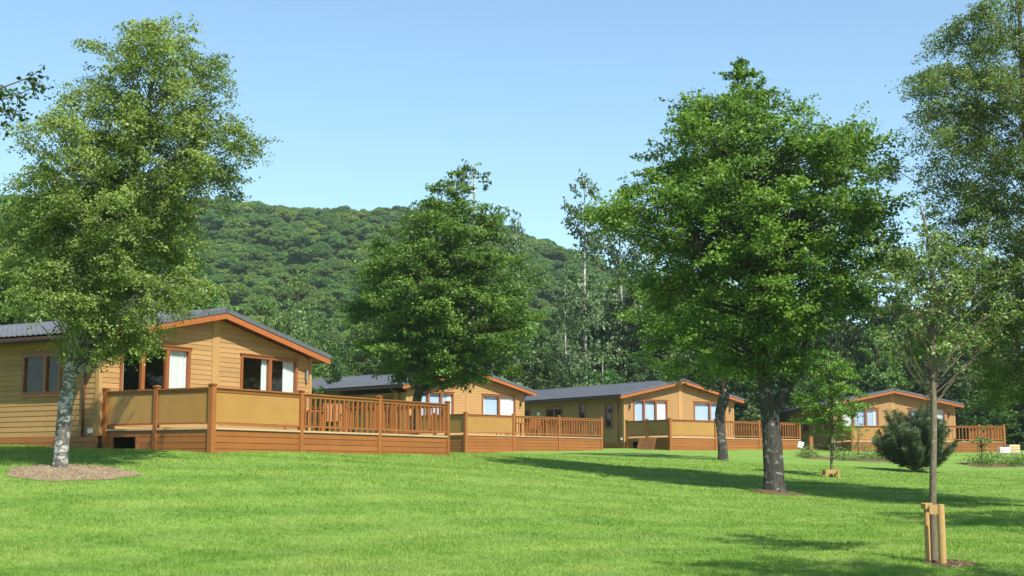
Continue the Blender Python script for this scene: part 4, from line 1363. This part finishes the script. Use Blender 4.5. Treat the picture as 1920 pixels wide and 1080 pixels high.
# ------------------------------------------------------------------ woodland trees behind the lodges
def proto(kind, seed):
    """meshes of a tree 10 m high"""
    rng = np.random.default_rng(seed)
    if kind == 'round':
        prof = [(1.2, -2.0, 2.0), (2.6, -3.3, 3.3), (5, -3.8, 3.8), (7.2, -3.2, 3.2), (8.8, -2.0, 2.0), (10, -.6, .6)]; kw = dict(rc=(0.8, 1.3), flat=0.6)
        nc, nl, lf = 90, 15000, 0.26
    elif kind == 'tall':
        prof = [(1.5, -1.2, 1.2), (3, -1.9, 1.9), (6, -1.9, 1.9), (8.5, -1.3, 1.3), (10, -.3, .3)]; kw = dict(rc=(0.5, 0.85), flat=0.8, spiky=0.6)
        nc, nl, lf = 85, 12000, 0.20
    elif kind == 'poplar':
        prof = [(1.0, -1.5, 1.5), (3, -1.6, 1.6), (5, -1.4, 1.5), (6.6, -1.1, 1.0), (8.3, -1.2, 1.3), (9.4, -.9, .9), (10, -.3, .4)]; kw = dict(rc=(0.4, 0.7), flat=0.9, spiky=0.5, lobes=0.4)
        nc, nl, lf = 85, 12000, 0.15
    elif kind == 'conifer':
        prof = [(0.6, -2.4, 2.4), (3, -2.2, 2.2), (6, -1.4, 1.4), (8.4, -.7, .7), (10, -.1, .1)]; kw = dict(rc=(0.5, 0.9), flat=0.35, spiky=0.5, droop=0.6, hang=0.3)
        nc, nl, lf = 110, 15000, 0.20
    else:  # loose
        prof = [(0.8, -1.9, 1.9), (3, -2.7, 2.7), (6, -2.6, 2.6), (8.4, -1.6, 1.6), (10, -.4, .4)]; kw = dict(rc=(0.6, 1.0), flat=0.7, spiky=0.6, lobes=0.3)
        nc, nl, lf = 75, 11000, 0.20
    r0 = {'round': .26, 'tall': .2, 'poplar': .12, 'conifer': .22, 'loose': .16}[kind]
    path = [(0, 0, -0.4, r0), (0.08, 0, 2, r0 * .85), (-0.05, 0.05, 5, r0 * .55), (0.05, 0, 8, r0 * .3), (0, 0, 9.6, .03)]
    tm = {k2: trunk_mesh('trunk', path, M[k2], np.random.default_rng(seed), n=10)[0] for k2 in ('bark_dark', 'bark_pale')}
    P_ = trunk_mesh('trunk', path, M['bark_dark'], np.random.default_rng(seed), n=10)[1]
    V, F, t, tw = crown_geo(prof, P_, nc, nl, lf, rng, twig=True, rise=0.5, **kw)
    cm = {}
    return dict(V=V, F=F, t=t, tw=tw, tm=tm, cm=cm, kind=kind)
def crown_of(pr, leafm):
    if leafm not in pr['cm']:
        pr['cm'][leafm] = np_mesh('crown', pr['V'], pr['F'], M[leafm], pr['t'])
    return pr['cm'][leafm]
PR = {k: proto(k, 100 + i) for i, k in enumerate(('round', 'tall', 'poplar', 'conifer', 'loose'))}
PR['round2'] = proto('round', 120)
def wood_tree(px, ytop, Y, wpx, kind, leafm, bark, label, group='woodland trees behind the lodges'):
    x, y, z = at(px, ytop, Y)
    g = gz(x, y)
    H = z - g
    pr = PR[kind]
    wid = {'round': 7.6, 'tall': 3.9, 'poplar': 3.1, 'conifer': 4.8, 'loose': 5.4}[pr['kind']]
    s = H / 10
    sxy = (wpx * Y / F_PX) / wid
    r = empty('woodland_tree', (x, y, g), random.uniform(0, 6.28), label, 'tree', group)
    t = link('trunk', pr['tm'][bark], r); t.scale = (s * .5 + sxy * .5, s * .5 + sxy * .5, s)
    c = link('crown', crown_of(pr, leafm), r); c.scale = (sxy, sxy, s)
    return r
DK = 'dark woodland tree packed into the mass behind the third and fourth lodges'
MD = 'mid green woodland tree in the mass between the first two lodges'
LF = 'leafy tree behind the roof of the leftmost lodge'
B = [
    # left, behind the nearest lodge
    (20, 372, 64, 260, 'round', 'leaf_mid', 'bark_dark', LF), (150, 350, 70, 260, 'round2', 'leaf_mid', 'bark_dark', LF), (290, 385, 74, 250, 'round', 'leaf_mid', 'bark_dark', LF),
    (370, 470, 86, 190, 'round2', 'leaf_mid', 'bark_dark', LF), (-90, 400, 60, 260, 'round2', 'leaf_mid', 'bark_dark', LF),
    # between lodge 1 and 2
    (455, 600, 120, 130, 'round', 'leaf_mid', 'bark_dark', MD), (500, 555, 128, 120, 'round2', 'leaf_mid', 'bark_dark', MD), (560, 500, 132, 110, 'loose', 'leaf_young', 'bark_dark', 'pale grey green tree with thin stems left of the broad dark alder'),
    (560, 620, 112, 120, 'loose', 'leaf_young', 'bark_dark', MD), (620, 590, 118, 130, 'loose', 'leaf_mid', 'bark_dark', MD), (640, 640, 100, 110, 'round', 'leaf_mid', 'bark_dark', MD),
    (690, 560, 118, 130, 'round2', 'leaf_mid', 'bark_dark', MD), (740, 600, 105, 130, 'round', 'leaf_dark', 'bark_dark', MD), (700, 650, 98, 110, 'round2', 'leaf_dark', 'bark_dark', MD), (600, 675, 98, 100, 'round', 'leaf_mid', 'bark_dark', MD),
    # the tall one behind the central tree
    (888, 292, 100, 235, 'loose', 'leaf_poplar', 'bark_pale', 'tall grey green tree rising behind the broad dark alder'),
    (968, 400, 108, 60, 'tall', 'leaf_poplar', 'bark_pale', 'narrow grey green tree top right of the broad dark alder'),
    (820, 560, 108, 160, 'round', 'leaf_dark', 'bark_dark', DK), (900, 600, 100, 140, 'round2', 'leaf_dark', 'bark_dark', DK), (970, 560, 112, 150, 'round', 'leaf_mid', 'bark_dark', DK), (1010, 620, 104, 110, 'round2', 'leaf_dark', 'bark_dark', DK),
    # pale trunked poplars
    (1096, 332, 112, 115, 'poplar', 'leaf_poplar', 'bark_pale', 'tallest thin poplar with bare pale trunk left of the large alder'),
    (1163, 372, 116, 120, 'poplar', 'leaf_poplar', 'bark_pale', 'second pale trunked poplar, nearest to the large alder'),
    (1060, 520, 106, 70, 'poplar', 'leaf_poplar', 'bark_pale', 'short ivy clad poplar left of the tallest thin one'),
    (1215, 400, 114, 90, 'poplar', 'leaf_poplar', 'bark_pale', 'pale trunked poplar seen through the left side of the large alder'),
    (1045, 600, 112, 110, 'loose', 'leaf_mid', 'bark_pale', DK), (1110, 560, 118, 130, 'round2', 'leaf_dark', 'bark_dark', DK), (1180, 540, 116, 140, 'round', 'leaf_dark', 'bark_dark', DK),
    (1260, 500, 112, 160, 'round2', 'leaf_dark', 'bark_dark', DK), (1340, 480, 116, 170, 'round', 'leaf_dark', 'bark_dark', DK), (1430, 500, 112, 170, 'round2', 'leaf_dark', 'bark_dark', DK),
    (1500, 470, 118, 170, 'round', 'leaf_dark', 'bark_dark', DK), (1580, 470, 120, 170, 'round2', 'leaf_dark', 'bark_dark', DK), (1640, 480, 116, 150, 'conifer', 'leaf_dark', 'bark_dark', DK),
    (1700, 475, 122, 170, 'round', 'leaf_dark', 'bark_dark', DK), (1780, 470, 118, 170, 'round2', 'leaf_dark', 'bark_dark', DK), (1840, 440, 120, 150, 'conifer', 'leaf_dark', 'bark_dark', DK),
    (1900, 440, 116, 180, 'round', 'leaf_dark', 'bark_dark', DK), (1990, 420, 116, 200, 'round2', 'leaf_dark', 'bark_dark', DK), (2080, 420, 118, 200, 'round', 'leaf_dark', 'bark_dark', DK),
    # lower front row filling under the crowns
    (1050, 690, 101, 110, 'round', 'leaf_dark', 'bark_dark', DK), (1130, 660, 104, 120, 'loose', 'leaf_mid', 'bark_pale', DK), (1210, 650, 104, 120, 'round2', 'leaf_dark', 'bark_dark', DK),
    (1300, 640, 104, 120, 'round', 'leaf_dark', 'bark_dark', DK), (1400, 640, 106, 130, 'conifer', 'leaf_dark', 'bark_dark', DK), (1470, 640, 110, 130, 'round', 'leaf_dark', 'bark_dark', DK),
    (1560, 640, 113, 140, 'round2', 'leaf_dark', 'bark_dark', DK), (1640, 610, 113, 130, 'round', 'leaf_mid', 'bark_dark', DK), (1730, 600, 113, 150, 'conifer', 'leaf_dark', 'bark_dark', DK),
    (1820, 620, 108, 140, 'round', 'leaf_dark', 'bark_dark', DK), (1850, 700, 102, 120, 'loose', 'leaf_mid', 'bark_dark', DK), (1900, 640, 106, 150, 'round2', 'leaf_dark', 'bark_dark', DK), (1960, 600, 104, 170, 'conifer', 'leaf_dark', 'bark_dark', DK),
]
WHERE = {(20, 372): 'leafy tree rising above the left end of the nearest roof, at the picture edge', (150, 350): 'leafy tree directly behind the speckled birch crown, left part', (290, 385): 'leafy tree above the middle of the nearest roof behind the birch', (370, 470): 'lower leafy tree just left of the nearest gable peak', (-90, 400): 'leafy tree cut by the left picture edge behind the nearest roof', (455, 600): 'mid green round tree just above the nearest gable peak', (500, 555): 'tall mid green tree behind the right slope of the nearest roof', (560, 620): 'loose pale tree right above the right eave of the nearest lodge', (620, 590): 'loose green tree touching the left edge of the broad dark alder', (640, 640): 'low green tree above the left end of the second roof', (690, 560): 'mid green tree behind the left side of the broad dark alder', (740, 600): 'dark tree behind the lower left crown of the broad dark alder', (700, 650): 'low dark tree over the left half of the second roof', (600, 675): 'lowest green tree in the gap between the first two lodges', (820, 560): 'dark round tree hidden behind the middle of the broad dark alder', (900, 600): 'dark tree directly above the gable peak of the second lodge', (970, 560): 'mid green tree behind the right edge of the broad dark alder', (1010, 620): 'dark tree above the right eave of the second lodge', (1045, 600): 'loose green tree above the left end of the third roof', (1110, 560): 'dark round tree at the foot of the tallest thin poplar', (1180, 540): 'dark round tree at the foot of the second pale trunked poplar', (1260, 500): 'dark tree behind the left side of the large alder', (1340, 480): 'dark tree behind the slimmer crooked tree', (1430, 500): 'dark tree straight behind the forked trunk of the large alder', (1500, 470): 'dark tree behind the right half of the large alder', (1580, 470): 'dark tree behind the right edge of the large alder', (1640, 480): 'dark conifer above the left roof edge of the farthest lodge', (1700, 475): 'dark round tree above the peak of the farthest lodge', (1780, 470): 'dark round tree behind the crown of the slender young tree', (1840, 440): 'tall dark conifer right of the slender young tree crown', (1900, 440): 'dark round tree at the right picture edge behind the willow', (1990, 420): 'dark tree just outside the right picture edge', (2080, 420): 'dark tree farther outside the right picture edge', (1050, 690): 'low dark tree right behind the left end of the third roof', (1130, 660): 'low loose tree over the left half of the third roof', (1210, 650): 'low dark tree over the middle of the third roof', (1300, 640): 'low dark tree over the gable of the third lodge', (1400, 640): 'dark conifer past the right eave of the third lodge', (1470, 640): 'dark tree in the gap between the third and farthest lodges', (1560, 640): 'low dark tree over the left roof of the farthest lodge', (1640, 610): 'mid green tree over the gable of the farthest lodge', (1730, 600): 'dark conifer over the right slope of the farthest lodge', (1820, 620): 'dark tree just right of the farthest lodge roof', (1850, 700): 'low loose green tree above the right rail of the farthest deck', (1900, 640): 'dark tree above the pale crate at the right edge', (1960, 600): 'dark conifer just outside the right picture edge'}
for b in B:
    wood_tree(*b[:7], WHERE.get((b[0], b[1]), b[7]))

for (wx, wy, s_, kd, lab) in [(41, 47, 1.3, 'round', 'woodland tree outside the right edge, nearest of its row'), (48, 58, 1.5, 'round2', 'woodland tree outside the right edge, second of its row'), (46, 70, 1.4, 'round', 'woodland tree outside the right edge, third of its row'),
                             (40, 30, 1.4, 'round2', 'woodland tree outside the right edge beside the near lawn'), (44, 82, 1.5, 'round', 'woodland tree outside the right edge beyond the path')]:
    r = empty('woodland_tree', (wx, wy, gz(wx, wy)), wx, lab, 'tree', 'woodland trees outside the picture')
    t = link('trunk', PR[kd]['tm']['bark_dark'], r); t.scale = (s_,) * 3
    c = link('crown', crown_of(PR[kd], 'leaf_dark'), r); c.scale = (s_,) * 3
# understorey hedge that closes the foot of the wood
rng = np.random.default_rng(81)
n = 90000
hx = rng.uniform(-30, 75, n); hy = 116 + rng.normal(size=n) * 3 + 4 * np.sin(hx * .3)
hz = ground_z(hx, hy) + rng.uniform(0, 1, n) ** 1.2 * (3.4 + 1.4 * np.sin(hx * .7) + 1.0 * np.sin(hx * 1.9))
V, F = leaf_quads(np.stack([hx, hy, hz], 1), 0.34, np.tile([0, -1.0, 0], (n, 1)), rng, 0.4, 0.7)
us = link('undergrowth', np_mesh('undergrowth', V, F, M['leaf_dark'], rng.uniform(0, .8, n)))
tag(us, 'dark undergrowth at the foot of the woodland', 'undergrowth', kind='stuff')

# ------------------------------------------------------------------ wood on the hill: one mass of crowns instanced on the slope
def hill_crown(seed):
    rng = np.random.default_rng(seed)
    n = 5200
    nl = 22
    lc = rng.normal(size=(nl, 3)); lc /= np.linalg.norm(lc, axis=1, keepdims=True)
    lc[:, 2] = np.abs(lc[:, 2])
    lc *= np.array([0.62, 0.62, 0.62]) * rng.uniform(0.7, 1.15, (nl, 1))
    which = rng.integers(0, nl, n)
    d = rng.normal(size=(n, 3)); d /= np.linalg.norm(d, axis=1, keepdims=True)
    d[:, 2] = np.abs(d[:, 2]) * 0.75 - 0.1
    rr = rng.uniform(0.2, 0.42, nl)[which] * rng.uniform(0.8, 1.06, n)
    p = lc[which] + d * rr[:, None]
    V, F = leaf_quads(p, 0.085, d, rng, 0.5, 0.8)
    o = bpy.data.objects.new('crown_shape', np_mesh('crown_shape', V, F, M['leaf_hill'], np.clip(rng.normal(0.5, 0.17, n), 0, 1)))
    return o
shapes = bpy.data.collections.new('crown_shapes')      # never linked to the scene: only instanced
for s in range(5):
    shapes.objects.link(hill_crown(200 + s))
rng = np.random.default_rng(91)
pts = []
y = 126.0
while y < 500:
    r_ = 2.1 + 0.75 * (y - 126) / 370
    st = r_ * 1.1
    x = -0.42 * y - 12
    while x < 0.44 * y + 14:
        pts.append((x + rng.uniform(-.45, .45) * st, y + rng.uniform(-.45, .45) * st, r_ * rng.choice([0.55, 0.7, 0.85, 1.0, 1.2]) * rng.uniform(0.88, 1.12)))
        x += st
    y += st
pts = np.array(pts)
pz = ground_z(pts[:, 0], pts[:, 1]) + 2.2 + pts[:, 2] * rng.uniform(0.1, 1.4, len(pts))
pme = bpy.data.meshes.new('hill_wood')
pme.vertices.add(len(pts))
pme.vertices.foreach_set('co', np.stack([pts[:, 0], pts[:, 1], pz], 1).astype(np.float32).ravel())
a = pme.attributes.new('size', 'FLOAT', 'POINT'); a.data.foreach_set('value', pts[:, 2].astype(np.float32))
a = pme.attributes.new('spin', 'FLOAT', 'POINT'); a.data.foreach_set('value', rng.uniform(0, 6.28, len(pts)).astype(np.float32))
pme.update()
hw_ = link('hill_wood', pme)
tag(hw_, 'deciduous wood covering the far hillside', 'wood', kind='stuff')
ng = bpy.data.node_groups.new('scatter_crowns', 'GeometryNodeTree')
ng.interface.new_socket('Geometry', in_out='INPUT', socket_type='NodeSocketGeometry')
ng.interface.new_socket('Geometry', in_out='OUTPUT', socket_type='NodeSocketGeometry')
gi = ng.nodes.new('NodeGroupInput'); go = ng.nodes.new('NodeGroupOutput')
iop = ng.nodes.new('GeometryNodeInstanceOnPoints')
ci = ng.nodes.new('GeometryNodeCollectionInfo'); ci.inputs['Collection'].default_value = shapes
ci.inputs['Separate Children'].default_value = True; ci.inputs['Reset Children'].default_value = True
def nattr(nm):
    n_ = ng.nodes.new('GeometryNodeInputNamedAttribute'); n_.data_type = 'FLOAT'; n_.inputs['Name'].default_value = nm
    return n_.outputs['Attribute']
cs = ng.nodes.new('ShaderNodeCombineXYZ'); ng.links.new(nattr('spin'), cs.inputs['Z'])
sc3 = ng.nodes.new('ShaderNodeCombineXYZ')
sa = nattr('size')
for i in range(3): ng.links.new(sa, sc3.inputs[i])
ng.links.new(gi.outputs[0], iop.inputs['Points'])
ng.links.new(ci.outputs[0], iop.inputs['Instance'])
iop.inputs['Pick Instance'].default_value = True
ng.links.new(cs.outputs[0], iop.inputs['Rotation'])
ng.links.new(sc3.outputs[0], iop.inputs['Scale'])
ng.links.new(iop.outputs[0], go.inputs[0])
md = hw_.modifiers.new('scatter', 'NODES'); md.node_group = ng

# ------------------------------------------------------------------ the air
hz_m, nt, out = new_mat('summer_haze')
pv = nt.nodes.new('ShaderNodeVolumePrincipled')
pv.inputs['Color'].default_value = (0.80, 0.90, 1.0, 1)
pv.inputs['Density'].default_value = 0.00020
pv.inputs['Anisotropy'].default_value = 0.2
nt.links.new(pv.outputs[0], out.inputs['Volume'])
hb = MB().box(-1650, 1650, -60, 2450, -6, 150).build('haze', hz_m)
tag(hb, kind='stuff')

# ------------------------------------------------------------------ grass blades on the near lawn
rng = np.random.default_rng(5)
N = 520000
u = rng.uniform(0, 1, N)
Y0, Y1 = 17.5, 62.0
gy_ = 1 / (1 / Y0 + u * (1 / Y1 - 1 / Y0))
gx_ = rng.uniform(-1, 1, N) * (0.375 * gy_ + 1.2)
keep = np.ones(N, bool)
for (rx_, ry_, ra, rb) in RINGS:
    keep &= ((gx_ - rx_) / (ra * 1.0)) ** 2 + ((gy_ - ry_) / (rb * 1.0)) ** 2 > 1 + rng.uniform(-.38, .06, N)
P1 = LODGES[0]
du = gx_ - P1['x']; dv = gy_ - P1['y']
lu = du * math.cos(P1['th']) + dv * math.sin(P1['th']); lv = -du * math.sin(P1['th']) + dv * math.cos(P1['th'])
inside = ((lu > P1['c'] - .03) & (lu < P1['L'] + .03) & (lv > -P1['d'] - 0.03) & (lv < 8)) | ((lu > -0.06) & (lu < P1['W']) & (lv > -0.1))
keep &= ~inside
gx_ = gx_[keep]; gy_ = gy_[keep]; N = len(gx_)
gz_ = ground_z(gx_, gy_)
h = rng.uniform(0.025, 0.062, N) * (1 + 0.35 * np.sin(gx_ * 2.3 + np.sin(gy_ * 1.7) * 2) * np.sin(gy_ * 2.9))
w = 0.0055 * (gy_ / 22) * rng.uniform(0.7, 1.3, N)
an = rng.uniform(0, 6.283, N)
lean = rng.normal(size=(N, 2)) * 0.55
bs = np.stack([gx_, gy_, gz_ - 0.005], 1)
sx_ = np.stack([np.cos(an) * w, np.sin(an) * w, np.zeros(N)], 1)
tp = bs + np.stack([lean[:, 0] * h, lean[:, 1] * h, h], 1)
V = np.stack([bs - sx_, bs + sx_, tp], 1).reshape(-1, 3)
F = np.arange(3 * N).reshape(-1, 3)
tint = np.clip(rng.normal(0.42, 0.2, N) + (rng.uniform(0, 1, N) < 0.06) * 0.5, 0, 1)
gob = link('grass', np_mesh('grass', V, F, M['blade'], tint))
tag(gob, 'short mown grass blades of the lawn', 'grass', kind='stuff')
